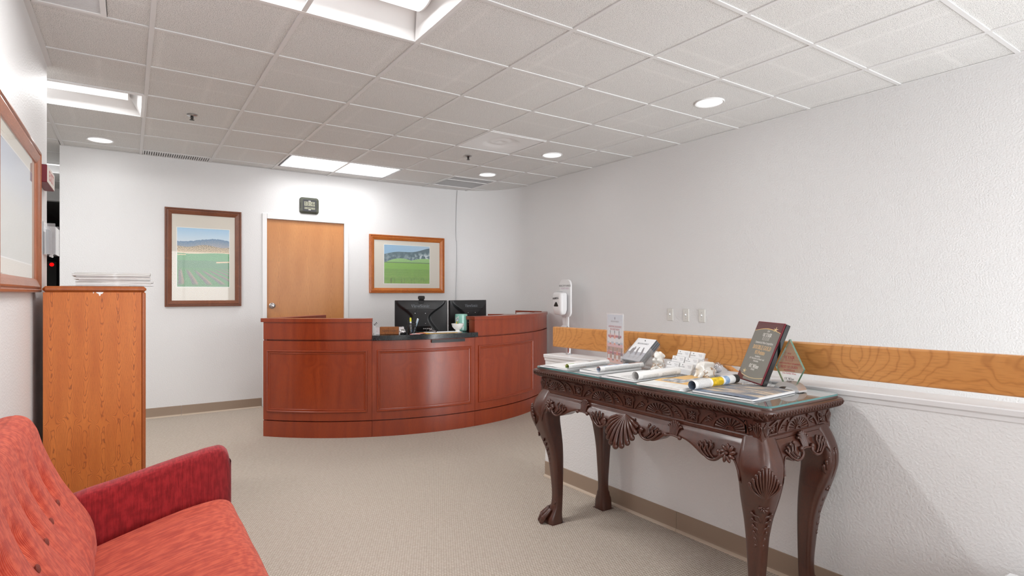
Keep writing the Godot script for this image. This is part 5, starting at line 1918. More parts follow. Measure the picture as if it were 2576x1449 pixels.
func stroke(b: MB, pts: Array, r0: float, r1: float, z: float, ball := 0.0, sides := 7) -> void:  # a rounded carved line, thick to thin
	var c := curve(pts, 5)
	var path := []
	var rad := []
	for i in c.size():
		var f := float(i) / (c.size() - 1)
		path.append(Vector3(c[i].x, c[i].y, z))
		rad.append(lerpf(r0, r1, f))
	b.tube(path, rad, sides, true, 0.9)
	if ball > 0.0:
		b.ell(path[0], Vector3.ONE * ball, 10, 7)


func frieze_pattern(b: MB, half: float, fans: Array, rosettes: Array, hh := 0.006) -> void:
	# heights from 0 to 0.056
	for u in fans:
		var arch := []
		for k in 21:
			var a := PI * k / 20.0
			if absf(u + 0.075 * cos(a)) <= half:
				arch.append(Vector2(u + 0.075 * cos(a), 0.002 + 0.05 * sin(a)))
		if arch.size() > 3:
			band(b, arch, 0.011, hh)
		var hub := []
		for k in 11:
			var a := PI * k / 10.0
			if absf(u + 0.017 * cos(a)) <= half:
				hub.append(Vector2(u + 0.017 * cos(a), 0.003 + 0.013 * sin(a)))
		if hub.size() > 3:
			band(b, hub, 0.006, hh)
		for k in 11:
			var a := PI * (k + 0.5) / 11.0
			var p0 := Vector2(u + 0.022 * cos(a), 0.003 + 0.017 * sin(a))
			var p1 := Vector2(u + 0.062 * cos(a), 0.003 + 0.041 * sin(a))
			if absf(p1.x) > half:
				continue
			b.tube([Vector3(p0.x, p0.y, 0.001), Vector3(p1.x, p1.y, 0.0015)], [0.0022, 0.0065], 7, true, 0.8)
			b.ell(Vector3(p1.x, p1.y, 0.0015), Vector3(0.0065, 0.0065, 0.005), 8, 6)
		for s in [-1.0, 1.0]:
			# the side arch that springs over the leaf to the rosette frame
			var side := []
			for k in 13:
				var f := k / 12.0
				side.append(Vector2(u + s * (0.068 + 0.07 * f), 0.05 - 0.047 * pow(f, 2.2)))
			if absf(side[12].x) < half:
				band(b, [Vector2(u + s * 0.066, 0.038), Vector2(u + s * 0.067, 0.05)] + side, 0.01, hh)
				for q in [[0.088, 0.03, 0.5], [0.096, 0.022, 0.1], [0.1, 0.033, 0.9], [0.108, 0.015, -0.3]]:
					b.ell(Vector3(u + s * q[0], q[1], 0.001), Vector3(0.011, 0.004, 0.005), 8, 6, Basis(Vector3.BACK, s * q[2]))
	for u in rosettes:
		var oct := []
		for p in [Vector2(-0.026, 0.004), Vector2(-0.026, 0.03), Vector2(-0.034, 0.038), Vector2(-0.03, 0.051), Vector2(0.03, 0.051), Vector2(0.034, 0.038), Vector2(0.026, 0.03), Vector2(0.026, 0.004), Vector2(-0.026, 0.004)]:
			if absf(u + p.x) <= half:
				oct.append(p + Vector2(u, 0))
		if oct.size() > 2:
			band(b, oct, 0.008, hh)
		for k in 8:
			var a := TAU * k / 8.0
			if absf(u + 0.012 * cos(a)) < half - 0.006:
				b.ell(Vector3(u + 0.0115 * cos(a), 0.026 + 0.0105 * sin(a), 0.002), Vector3(0.0085, 0.0038, 0.005), 8, 6, Basis(Vector3.BACK, a))
		if absf(u) < half - 0.004:
			b.ell(Vector3(u, 0.026, 0.003), Vector3(0.004, 0.004, 0.005), 8, 6)


func carve_shell(b: MB) -> void:  # apex at the top, ribs spread downwards; origin at the apex
	for k in 11:
		var f := (k - 5) / 5.0
		var a := f * 1.12
		var l := lerpf(0.148, 0.088, absf(f) * absf(f) * 0.6 + absf(f) * 0.4)
		var tip := Vector2(sin(a) * l * 1.02, -cos(a) * l)
		var path := []
		var rad := []
		for i in 8:
			var q := i / 7.0
			var p := tip * q + Vector2(sin(a) * 0.012 * sin(q * PI), 0)
			path.append(Vector3(p.x, p.y, 0.006 + 0.02 * sin(q * 2.4) - 0.01 * absf(f) * q))
			rad.append(lerpf(0.003, lerpf(0.0145, 0.011, absf(f)), q))
		b.tube(path, rad, 9, true, 0.9)
		b.ell(path[7], Vector3(1, 1, 0.9) * rad[7] * 1.04, 12, 8)
	for s in [-1.0, 1.0]:
		for k in 3:
			stroke(b, [Vector2(s * 0.012, -0.006 - 0.008 * k), Vector2(s * (0.035 + 0.006 * k), -0.014 - 0.008 * k), Vector2(s * (0.06 + 0.005 * k), -0.012 - 0.013 * k)], 0.003, 0.006, 0.004)


func carve_flower(b: MB, r: float) -> void:
	for k in 9:
		var a := TAU * k / 9.0 + 0.2
		b.ell(Vector3(cos(a) * r * 0.6, sin(a) * r * 0.6, 0.007), Vector3(r * 0.44, r * 0.21, 0.007), 10, 7, Basis(Vector3.BACK, a + 0.25))
	b.ell(Vector3(0, 0, 0.012), Vector3(r * 0.2, r * 0.2, 0.009), 10, 7)


func carve_scroll(b: MB, s: float) -> void:  # curls outwards to the side s, origin at its low point
	stroke(b, [Vector2(s * 0.05, 0.022), Vector2(s * 0.056, 0.004), Vector2(s * 0.036, -0.012), Vector2(s * 0.008, -0.014), Vector2(-s * 0.018, 0.0), Vector2(-s * 0.052, 0.03)], 0.0075, 0.004, 0.006, 0.01)
	for k in 3:
		stroke(b, [Vector2(s * (0.008 - 0.024 * k), 0.05 - 0.004 * k), Vector2(s * (0.014 - 0.022 * k), 0.036 - 0.003 * k), Vector2(s * (0.008 - 0.02 * k), 0.014), Vector2(s * (0.03 - 0.02 * k), -0.006)], 0.0052, 0.0034, 0.007, 0.0066 if k < 2 else 0.0)
		stroke(b, [Vector2(s * (-0.004 - 0.022 * k), 0.038 - 0.003 * k), Vector2(s * (0.0 - 0.02 * k), 0.018), Vector2(s * (0.02 - 0.02 * k), -0.003)], 0.0036, 0.0026, 0.006)


func carve_palmette(b: MB) -> void:  # small upright leaf over a pinched foot
	for k in 7:
		var f := (k - 3) / 3.0
		var top := Vector2(f * 0.03, 0.05 - 0.018 * f * f)
		stroke(b, [top, Vector2(f * 0.02, 0.022), Vector2(f * 0.016, -0.008)], 0.0055, 0.003, 0.005, 0.006)
	stroke(b, [Vector2(-0.036, -0.012), Vector2(0, -0.008), Vector2(0.036, -0.012)], 0.0045, 0.0045, 0.006, 0.0085)
	b.ell(Vector3(0.036, -0.012, 0.006), Vector3.ONE * 0.0085, 10, 7)


func carve_knee(b: MB, z: Callable) -> void:  # upright shell on the knee, over a flower and a drop of leaves; z gives the depth of the wood at a height
	for k in 11:
		var f := (k - 5) / 5.0
		var top := Vector2(f * 0.05, 0.118 - 0.062 * pow(absf(f), 1.4))
		var path := []
		var rad := []
		for i in 7:
			var q := i / 6.0
			var p := top * (1.0 - q) + Vector2(f * 0.012 * sin(q * PI), 0)
			path.append(Vector3(p.x, p.y + 0.52, z.call(p.y + 0.52) - 0.02 * absf(p.x) / 0.05))
			rad.append(lerpf(0.0068, 0.0026, q))
		b.tube(path, rad, 8, true, 0.9)
		b.ell(path[0], Vector3.ONE * 0.007, 9, 7)
	for k in 8:
		var a := TAU * k / 8.0
		b.ell(Vector3(cos(a) * 0.011, 0.485 + sin(a) * 0.012, z.call(0.485) - 0.002), Vector3(0.0095, 0.004, 0.005), 8, 6, Basis(Vector3.BACK, a + 0.3))
	b.ell(Vector3(0, 0.485, z.call(0.485) + 0.001), Vector3(0.004, 0.004, 0.005), 8, 6)
	for s in [-1.0, 1.0]:
		for k in 6:
			var y := 0.455 - 0.026 * k
			var w := 0.034 * (1.0 - 0.13 * k)
			var path := []
			for q in curve([Vector2(s * w, y), Vector2(s * w * 0.75, y - 0.008), Vector2(s * 0.012, y - 0.012), Vector2(s * 0.003, y - 0.032)], 4):
				path.append(Vector3(q.x, q.y, z.call(q.y) - 0.014 * absf(q.x) / 0.035))
			b.tube(path, [0.0052 if k % 2 == 0 else 0.004], 7, true, 0.9)
			b.ell(path[0], Vector3.ONE * 0.006, 8, 6)
	b.ell(Vector3(0, 0.285, z.call(0.285)), Vector3.ONE * 0.005, 8, 6)


const LEG_OUT := [[0.0, 0.004], [0.02, 0.006], [0.045, -0.006], [0.085, -0.028], [0.15, -0.034], [0.25, -0.028], [0.35, -0.018], [0.42, -0.002], [0.48, 0.02], [0.54, 0.04], [0.585, 0.05], [0.63, 0.049], [0.67, 0.036], [0.705, 0.018], [0.725, 0.006]]
const LEG_IN := [[0.0, -0.086], [0.06, -0.082], [0.15, -0.083], [0.3, -0.086], [0.42, -0.086], [0.5, -0.082], [0.56, -0.078], [0.6, -0.08], [0.725, -0.085]]


func build_table() -> void:
	var wood: Material = M.mahogany
	var t := thing("console_table", "dark carved mahogany console table with shell apron and cabriole legs", "table", P(TC.x, 0, TC.y))
	# top: carved nosing all round, then the board inside it
	var ox := 0.252
	var od := 0.694
	var outline := round_rect(ox * 2, od * 2, 0.03, 4)
	var fr := []
	for i in outline.size():
		var a := outline[(i - 1 + outline.size()) % outline.size()]
		var c := outline[(i + 1) % outline.size()]
		var tg := (c - a).normalized()
		var n := Vector3(tg.y, 0, -tg.x)       # outwards, for a walk that turns left in x z
		fr.append(Transform3D(Basis(n, Vector3.UP, n.cross(Vector3.UP)), Vector3(outline[i].x, 0, outline[i].y)))
	var b := MB.new()
	b.sweep(fr, PackedVector2Array([Vector2(-0.05, 0.79), Vector2(-0.022, 0.79), Vector2(-0.012, 0.796), Vector2(0.004, 0.808), Vector2(0.014, 0.818), Vector2(0.0185, 0.825), Vector2(0.0175, 0.831), Vector2(0.012, 0.8345), Vector2(0.0, 0.836), Vector2(-0.002, 0.8425), Vector2(-0.05, 0.8425)]), true, true, 30.0)
	part(t, "top_moulding", b.mesh(), wood)
	part(t, "top_board", boxes([[Vector3(0, 0.826, 0), Vector3(0.44, 0.032, 1.32), 0]]), M.mahogany)
	# leaves carved along the nosing
	b = MB.new()
	var total := 0.0
	for i in outline.size():
		total += (outline[(i + 1) % outline.size()] - outline[i]).length()
	var count := int(total / 0.0185)
	for k in count:
		var l := total * k / count
		var i := 0
		while l > (outline[(i + 1) % outline.size()] - outline[i]).length():
			l -= (outline[(i + 1) % outline.size()] - outline[i]).length()
			i += 1
		var e := (outline[(i + 1) % outline.size()] - outline[i]).normalized()
		var p := outline[i] + e * l
		if p.x > 0.24:
			continue
		var out := Vector3(e.y, 0, -e.x)
		var bs := Basis(out, Vector3.UP, out.cross(Vector3.UP))
		b.at(Transform3D(bs, Vector3(p.x, 0, p.y)))
		b.tube([Vector3(-0.006, 0.799, -0.006), Vector3(0.006, 0.807, -0.003), Vector3(0.016, 0.817, 0.003), Vector3(0.0185, 0.828, 0.006)], [0.002, 0.0042, 0.0048, 0.0022], 6)
		b.ell(Vector3(0.008, 0.8105, 0.0075), Vector3(0.006, 0.008, 0.0028), 7, 5, Basis(Vector3.BACK, -0.7))
		b.ell(Vector3(0.0175, 0.822, -0.003), Vector3(0.004, 0.005, 0.003), 7, 5)
	part(t, "carved_leaf_edge", b.mesh(), wood).set_meta("kind", "stuff")
	# frieze box with a plain lip below
	part(t, "frieze", boxes([[Vector3(0, 0.758, 0), Vector3(HW * 2, 0.076, HL * 2), 0.003]]), wood)
	part(t, "frieze_lip", boxes([[Vector3(0, 0.721, 0), Vector3(HW * 2 + 0.012, 0.02, HL * 2 + 0.012), 0.004]]), wood)
	var front := panel(Vector3.BACK, Vector3.LEFT, Vector3(-HW, 0.7325, 0))
	var end := panel(Vector3.RIGHT, Vector3.BACK, Vector3(0, 0.7325, HL))
	var far_end := panel(Vector3.LEFT, Vector3.FORWARD, Vector3(0, 0.7325, -HL))
	for q in [[front, HL - 0.035, [-0.525, -0.175, 0.175, 0.525], [-0.62, -0.35, 0.0, 0.35, 0.62]], [end, HW - 0.03, [0.0], [-0.17, 0.17]], [far_end, HW - 0.03, [0.0], [-0.17, 0.17]]]:
		b = MB.new()
		b.at(q[0])
		frieze_pattern(b, q[1], q[2], q[3])
		part(t, "carved_frieze", b.mesh(), wood)
	# corner blocks with an upright leaf on each face
	for sx in [-1.0, 1.0]:
		for sz in [-1.0, 1.0]:
			b = MB.new()
			b.box(Vector3(sx * (HW - 0.016), 0.757, sz * (HL - 0.016)), Vector3(0.044, 0.07, 0.044), 0.006)
			for q in [[panel(Vector3(0, 0, -sx), Vector3(sx, 0, 0), Vector3(sx * (HW + 0.006), 0.73, sz * (HL - 0.014)))], [panel(Vector3(sz, 0, 0), Vector3(0, 0, sz), Vector3(sx * (HW - 0.014), 0.73, sz * (HL + 0.006)))]]:
				b.at(q[0])
				for k in 5:
					var f := (k - 2) / 2.0
					stroke(b, [Vector2(f * 0.013, 0.05 - 0.012 * absf(f)), Vector2(f * 0.016, 0.03), Vector2(f * 0.004, 0.003)], 0.004, 0.002, 0.001, 0.0045)
			part(t, "corner_block", b.mesh(), wood)
	# aprons with their carvings
	apron(t, panel(Vector3.BACK, Vector3.LEFT, Vector3(-HW, 0, 0)), HL, true)
	apron(t, panel(Vector3.RIGHT, Vector3.BACK, Vector3(0, 0, HL)), HW, false)
	apron(t, panel(Vector3.LEFT, Vector3.FORWARD, Vector3(0, 0, -HL)), HW, false)
	part(t, "rear_rail", boxes([[Vector3(HW - 0.03, 0.69, 0), Vector3(0.02, 0.07, HL * 2 - 0.1), 0.002]]), wood)
	# legs
	for sx in [-1.0, 1.0]:
		for sz in [-1.0, 1.0]:
			leg(t, sx, sz)


func apron(t: Node3D, xf: Transform3D, half: float, long: bool) -> void:
	var low: Array
	if long:
		low = [[0.0, 0.63], [0.07, 0.636], [0.1, 0.636], [0.135, 0.628], [0.17, 0.622], [0.205, 0.634], [0.24, 0.662], [0.262, 0.668], [0.3, 0.668], [0.325, 0.664], [0.36, 0.655], [0.395, 0.64], [0.43, 0.623], [0.465, 0.618], [0.5, 0.632], [0.53, 0.643], [0.555, 0.644], [0.575, 0.63], [0.59, 0.602], [0.598, 0.56]]
	else:
		low = [[0.0, 0.668], [0.03, 0.668], [0.045, 0.655], [0.075, 0.638], [0.1, 0.636], [0.12, 0.65], [0.14, 0.655], [0.155, 0.64], [0.166, 0.61], [0.172, 0.56]]
	var bulge := func(y: float) -> float:
		return table(y, [[0.55, 0.046], [0.585, 0.05], [0.63, 0.044], [0.67, 0.031], [0.7, 0.016], [0.713, 0.006]])
	var b := MB.new()
	b.at(xf)
	var n := 150 if long else 60
	var lim := half - 0.055
	b.grid(n, 12, func(u: float, v: float):
		var x := lerpf(-lim, lim, u)
		var y0 := table(absf(x), low)
		var y := lerpf(y0, 0.713, v)
		var z: float = bulge.call(y)
		if v < 0.02:
			z -= 0.003
		return Vector3(x, y, z))
	b.grid(n, 1, func(u: float, v: float):
		var x := lerpf(-lim, lim, u)
		var y0 := table(absf(x), low)
		return Vector3(x, y0, lerpf(-0.02, bulge.call(y0) - 0.003, v)))
	b.grid(n, 1, func(u: float, v: float):
		var x := lerpf(lim, -lim, u)
		return Vector3(x, lerpf(table(absf(x), low), 0.713, v), -0.02))
	b.grid(n, 1, func(u: float, v: float): return Vector3(lerpf(-lim, lim, u), 0.713, lerpf(0.006, -0.02, v)))
	part(t, "apron", b.mesh(), M.mahogany)
	var put := func(called: String, x: float, y: float, draw: Callable) -> void:
		var c := MB.new()
		var z: float = bulge.call(y)
		var tilt: float = atan2(bulge.call(y - 0.02) - bulge.call(y + 0.02), 0.04)
		c.at(xf * Transform3D(Basis(Vector3.RIGHT, -tilt * 0.8), Vector3(x, y, z - 0.002)))
		draw.call(c)
		part(t, called, c.mesh(), M.mahogany)
	# a raised bead along the lower edge
	for s in [-1.0, 1.0]:
		b = MB.new()
		b.at(xf)
		var path := []
		var x := 0.5 if long else 0.12
		while x < lim + 0.001:
			var y0 := table(x, low)
			path.append(Vector3(s * x, y0 + 0.002, bulge.call(y0)))
			x += 0.006
		b.tube(path, [0.0035], 6)
		part(t, "edge_bead", b.mesh(), M.mahogany)
	if long:
		put.call("carved_shell", 0.0, 0.7, func(c): carve_shell(c))
		for s in [-1.0, 1.0]:
			put.call("carved_flower", s * 0.54, 0.654, func(c): carve_flower(c, 0.036))
			put.call("carved_scroll", s * 0.165, 0.637, func(c): carve_scroll(c, -s))
			put.call("carved_scroll", s * 0.455, 0.632, func(c): carve_scroll(c, s))
			put.call("carved_palmette", s * 0.28, 0.673, func(c): carve_palmette(c))
	else:
		put.call("carved_palmette", 0.0, 0.676, func(c): carve_palmette(c))
		for s in [-1.0, 1.0]:
			put.call("carved_scroll", s * 0.088, 0.65, func(c): carve_scroll(c, -s))


func leg(t: Node3D, sx: float, sz: float) -> void:
	var rear := sx > 0
	var root := Vector3(sx * HW, 0, sz * HL)
	var n := 46
	var b := MB.new()
	b.at(Transform3D(Basis(Vector3(sx, 0, 0), Vector3.UP, Vector3(0, 0, sz)), root))
	b.grid(28, n, func(u: float, v: float):
		var y := 0.727 * v
		var o := table(y, LEG_OUT)
		var i := table(y, LEG_IN)
		var ox := o
		if rear:   # against the wall: straight behind, and a plain block for a foot
			ox = minf(0.0, o) if y > 0.1 else -0.022 + 0.016 * smoothstep(0.09, 0.05, y)
		var oz := o
		if rear and y < 0.1:
			oz = -0.022 + 0.016 * smoothstep(0.09, 0.05, y)
		var a := TAU * u
		var c := cos(a)
		var s := sin(a)
		var k := pow(pow(absf(c), 5.0) + pow(absf(s), 5.0), -0.2)
		return Vector3(lerpf(i, ox, 0.5 + 0.5 * c * k), y, -(lerpf(-oz, -i, 0.5 + 0.5 * s * k))), true)
	b.face([Vector3(-0.09, 0.0, -0.09), Vector3(0.0, 0.0, -0.09), Vector3(0, 0, 0), Vector3(-0.09, 0, 0)])
	var p := part(t, "leg", b.mesh(), M.mahogany)
	# carving on the outer corner, seen along the diagonal
	var dg := Vector3(sx, 0, sz).normalized()
	var right := Vector3.UP.cross(dg)
	b = MB.new()
	b.at(Transform3D(Basis(right, Vector3.UP, dg), root))
	if rear:
		b.at(Transform3D(Basis(Vector3.UP.cross(Vector3(0, 0, sz)), Vector3.UP, Vector3(0, 0, sz)), root + Vector3(-sx * 0.04, 0, 0)))
		carve_knee(b, func(y: float): return table(y, LEG_OUT) - 0.001)
	else:
		carve_knee(b, func(y: float): return table(y, LEG_OUT) * 1.41 - 0.011)
	part(p, "carved_knee", b.mesh(), M.mahogany)
	if not rear:
		b = MB.new()
		b.at(Transform3D(Basis(right, Vector3.UP, dg), root))
		for k in 4:   # paw: four toes under a tuft
			var f := (k - 1.5) / 1.5
			var base := Vector3(f * 0.044, 0.0, 0.006 - 0.018 * absf(f))
			b.tube([base + Vector3(-f * 0.014, 0.078, -0.036), base + Vector3(-f * 0.004, 0.055, -0.018), base + Vector3(0, 0.034, 0.0), base + Vector3(0, 0.014, 0.008)], [0.009, 0.012, 0.0155, 0.0135], 10)
			b.ell(base + Vector3(0, 0.0135, 0.01), Vector3(0.013, 0.0135, 0.014), 10, 8)
			b.ell(base + Vector3(0, 0.034, 0.0), Vector3(0.0155, 0.016, 0.0155), 10, 8)
		part(p, "paw", b.mesh(), M.mahogany)
		b = MB.new()
		b.at(Transform3D(Basis(right, Vector3.UP, dg), root))
		for s in [-1.0, 1.0]:
			var path := []
			for q in curve([Vector2(s * 0.006, 0.175), Vector2(s * 0.016, 0.15), Vector2(s * 0.008, 0.125), Vector2(s * 0.02, 0.105), Vector2(s * 0.03, 0.115), Vector2(s * 0.024, 0.124)], 5):
				path.append(Vector3(q.x, q.y, table(q.y, LEG_OUT) * 1.41 - 0.012 - absf(q.x) * 0.6))
			b.tube(path, [0.004], 7)
		part(p, "carved_ankle", b.mesh(), M.mahogany)


# ---------------------------------------------------------------- things on the console table
func build_table_things() -> void:
	# plate glass on the top
	var t := thing("glass_plate", "clear plate glass with a green edge lying on the carved console table", "glass", P(TC.x, 0.8427, TC.y))
	var poly := round_rect(0.5, 1.386, 0.03, 5)
	var b := MB.new()
	var base := PackedVector2Array()
	for p in poly:
		base.append(Vector2(p.x, -p.y))
	b.extrude(poly, 0.0068, 0.0072)
	part(t, "glass_sheet", b.mesh(), M.table_glass).transform = Transform3D(Basis(Vector3.RIGHT, -PI / 2), Vector3.ZERO)
	b = MB.new()
	for i in poly.size():
		var j := (i + 1) % poly.size()
		b.face([Vector3(poly[i].x, poly[i].y, 0), Vector3(poly[j].x, poly[j].y, 0), Vector3(poly[j].x, poly[j].y, 0.0073), Vector3(poly[i].x, poly[i].y, 0.0073)])
	part(t, "glass_edge", b.mesh(), M.glass_edge, "green ground edge of the glass").transform = Transform3D(Basis(Vector3.RIGHT, -PI / 2), Vector3.ZERO)
	# open magazines with the front pages rolled back
	rolled("open magazine with a rolled page of green vines, at the table's far end", P(1.885, TOP, 2.29), P(2.205, TOP, 2.325), 0.205, 0.0135, "page_vines", 0.006)
	rolled("open magazine with a pale blue lake on its rolled page, second from the far end", P(1.915, TOP, 2.085), P(2.235, TOP, 2.1), 0.135, 0.014, "page_lake", 0.012)
	rolled("open magazine with a small fire photo on its thick white roll, mid table", P(1.882, TOP + 0.0005, 1.81), P(2.19, TOP + 0.0005, 1.83), 0.205, 0.02, "page_fire", 0.008)
	flat_magazine("magazine open flat at an orange page beside the white rabbit figurine", P(2.05, TOP, 1.667), 0.385, 0.225, 0.06, "page_orange", 0.007)
	rolled("open magazine with a yellow photo on its roll, nearest the award plaque", P(1.898, TOP, 1.505), P(2.215, TOP, 1.52), -0.262, 0.0185, "page_crowd", 0.007)
	sign_holder()
	brochures()
	rabbit("white glazed rabbit figurine sitting up, beside the brochure holder", P(2.272, TOP, 2.018), PI * 0.5 + 0.35, false)
	rabbit("white glazed rabbit figurine crouching low in front of the card rack", P(2.262, TOP, 1.722), PI * 0.5 - 0.25, true)
	card_rack()
	plaque()
	award()


func rolled(label: String, a: Vector3, z: Vector3, width: float, r: float, print_name: String, th: float) -> void:
	# the roll lies from a to z; the flat pages spread to the left of that way for a positive width
	var l := (z - a).length()
	var x := (z - a).normalized()
	var t := thing("magazine", label, "magazine", a, 0.0, "open magazines on the console table")
	var side := 1.0 if width > 0 else -1.0
	var w := absf(width)
	var ax := Basis(x, Vector3.UP, x.cross(Vector3.UP))   # local z points to the right of the way
	# pages below
	var b := MB.new()
	b.at(Transform3D(ax, Vector3.ZERO))
	b.box(Vector3(l / 2, th / 2, -side * (w / 2 - 0.002)), Vector3(l, th, w), 0.0015)
	part(t, "pages", b.mesh(), M.paper)
	# under cover, a little off
	b = MB.new()
	b.at(Transform3D(ax * Basis(Vector3.UP, 0.03), Vector3.ZERO))
	b.box(Vector3(l / 2, 0.0007, -side * (w / 2 + 0.004)), Vector3(l + 0.01, 0.0012, w + 0.012), 0)
	part(t, "cover", b.mesh(), M.grey_print)
	# the top leaf: flat, then up and round into a roll
	var line := []
	for k in 9:
		var f := k / 8.0
		line.append(Vector2(-side * w * (1.0 - f), th + 0.0008 + 0.006 * sin(f * PI) * (1.0 - f)))
	for k in range(1, 29):
		var q := TAU * 0.96 * k / 28.0
		line.append(Vector2(side * r * sin(q), th + 0.0008 + r - r * cos(q)))
	# drop the roll so that it hangs beside the pages
	var n := line.size()
	for k in range(9, n):
		line[k].x += side * r * 0.2
	b = MB.new()
	b.at(Transform3D(ax, Vector3.ZERO))
	if side > 0:
		b.grid(6, n - 1, func(u: float, v: float):
			var p: Vector2 = line[int(round(v * (n - 1)))]
			return Vector3(l * (1.0 - u), p.y, p.x))
		for i in b.t.size():
			b.t[i] = Vector2(1.0 - b.t[i].x, 1.0 - b.t[i].y)
	else:
		b.grid(6, n - 1, func(u: float, v: float):
			var p: Vector2 = line[int(round(v * (n - 1)))]
			return Vector3(l * u, p.y, p.x))
		for i in b.t.size():
			b.t[i] = Vector2(b.t[i].x, 1.0 - b.t[i].y)
	part(t, "rolled_page", b.mesh(), M[print_name])


func flat_magazine(label: String, at: Vector3, l: float, w: float, turn: float, print_name: String, th: float) -> void:
	var t := thing("magazine", label, "magazine", at, turn, "open magazines on the console table")
	part(t, "pages", boxes([[Vector3(0, th / 2, 0), Vector3(l, th, w), 0.001], [Vector3(0.008, 0.0006, 0.006), Vector3(l, 0.001, w), 0]]), M.paper)
	var b := MB.new()
	b.grid(20, 1, func(u: float, v: float): return Vector3((u - 0.5) * l, th + 0.0006 + 0.004 * exp(-pow((u - 0.45) / 0.12, 2.0)), (0.5 - v) * w))
	for i in b.t.size():
		b.t[i].y = 1.0 - b.t[i].y
	part(t, "open_page", b.mesh(), M[print_name])


func sign_holder() -> void:
	# upright acrylic holder; its face looks to the front of the table and a little towards the viewer
	var t := thing("sign_holder", "tall acrylic stand with a poster of wine bottles on the console table", "sign holder", P(2.276, TOP, 2.338), -PI / 2 - 0.22)
	var w := 0.172
	var h := 0.288
	part(t, "acrylic_front", boxes([[Vector3(0, h / 2, 0.0035), Vector3(w, h, 0.002), 0.0005]]), M.acrylic)
	part(t, "acrylic_rear", boxes([[Vector3(0, h / 2, -0.0035), Vector3(w, h, 0.002), 0.0005]]), M.acrylic)
	part(t, "acrylic_foot", boxes([[Vector3(0, 0.0015, 0.03), Vector3(w, 0.003, 0.09), 0.0005]]), M.acrylic)
	part(t, "insert_back", boxes([[Vector3(0, h / 2, -0.0008), Vector3(w - 0.006, h - 0.01, 0.001), 0]]), M.board_white)
	var b := MB.new()
	b.face([Vector3(-w / 2 + 0.004, 0.006, 0.0008), Vector3(w / 2 - 0.004, 0.006, 0.0008), Vector3(w / 2 - 0.004, h - 0.008, 0.0008), Vector3(-w / 2 + 0.004, h - 0.008, 0.0008)], [Vector2(0, 1), Vector2(1, 1), Vector2(1, 0), Vector2(0, 0)])
	part(t, "poster", b.mesh(), M.print_bottles)
	letters(t, "MILLER FAMILY", 0.011, Vector3(0, 0.241, 0.001), M.grey_ink, Basis.IDENTITY, "Droid Serif")
	letters(t, "ACHIEVING EXCELLENCE", 0.0135, Vector3(0, 0.212, 0.001), M.red_ink, Basis.IDENTITY, "Droid Serif", true, "lettering", HORIZONTAL_ALIGNMENT_CENTER, 0.78)
	letters(t, "90+ POINT WINES", 0.0135, Vector3(0, 0.196, 0.001), M.red_ink, Basis.IDENTITY, "Droid Serif", true, "lettering", HORIZONTAL_ALIGNMENT_CENTER, 0.8)
	emblem(t, Vector3(0, 0.259, 0.0012), 0.008)


func emblem(t: Node3D, at: Vector3, r: float) -> void:
	var b := MB.new()
	b.tube([Vector3(0, -r, 0), Vector3(0, -r * 0.5, 0), Vector3(0, 0, 0), Vector3(0, r * 0.5, 0), Vector3(0, r, 0)], [r * 0.1, r * 0.5, r * 0.6, r * 0.5, r * 0.1], 6, true, 0.06, Vector3.BACK)
	part(t, "emblem", b.mesh(), M.ink).position = at


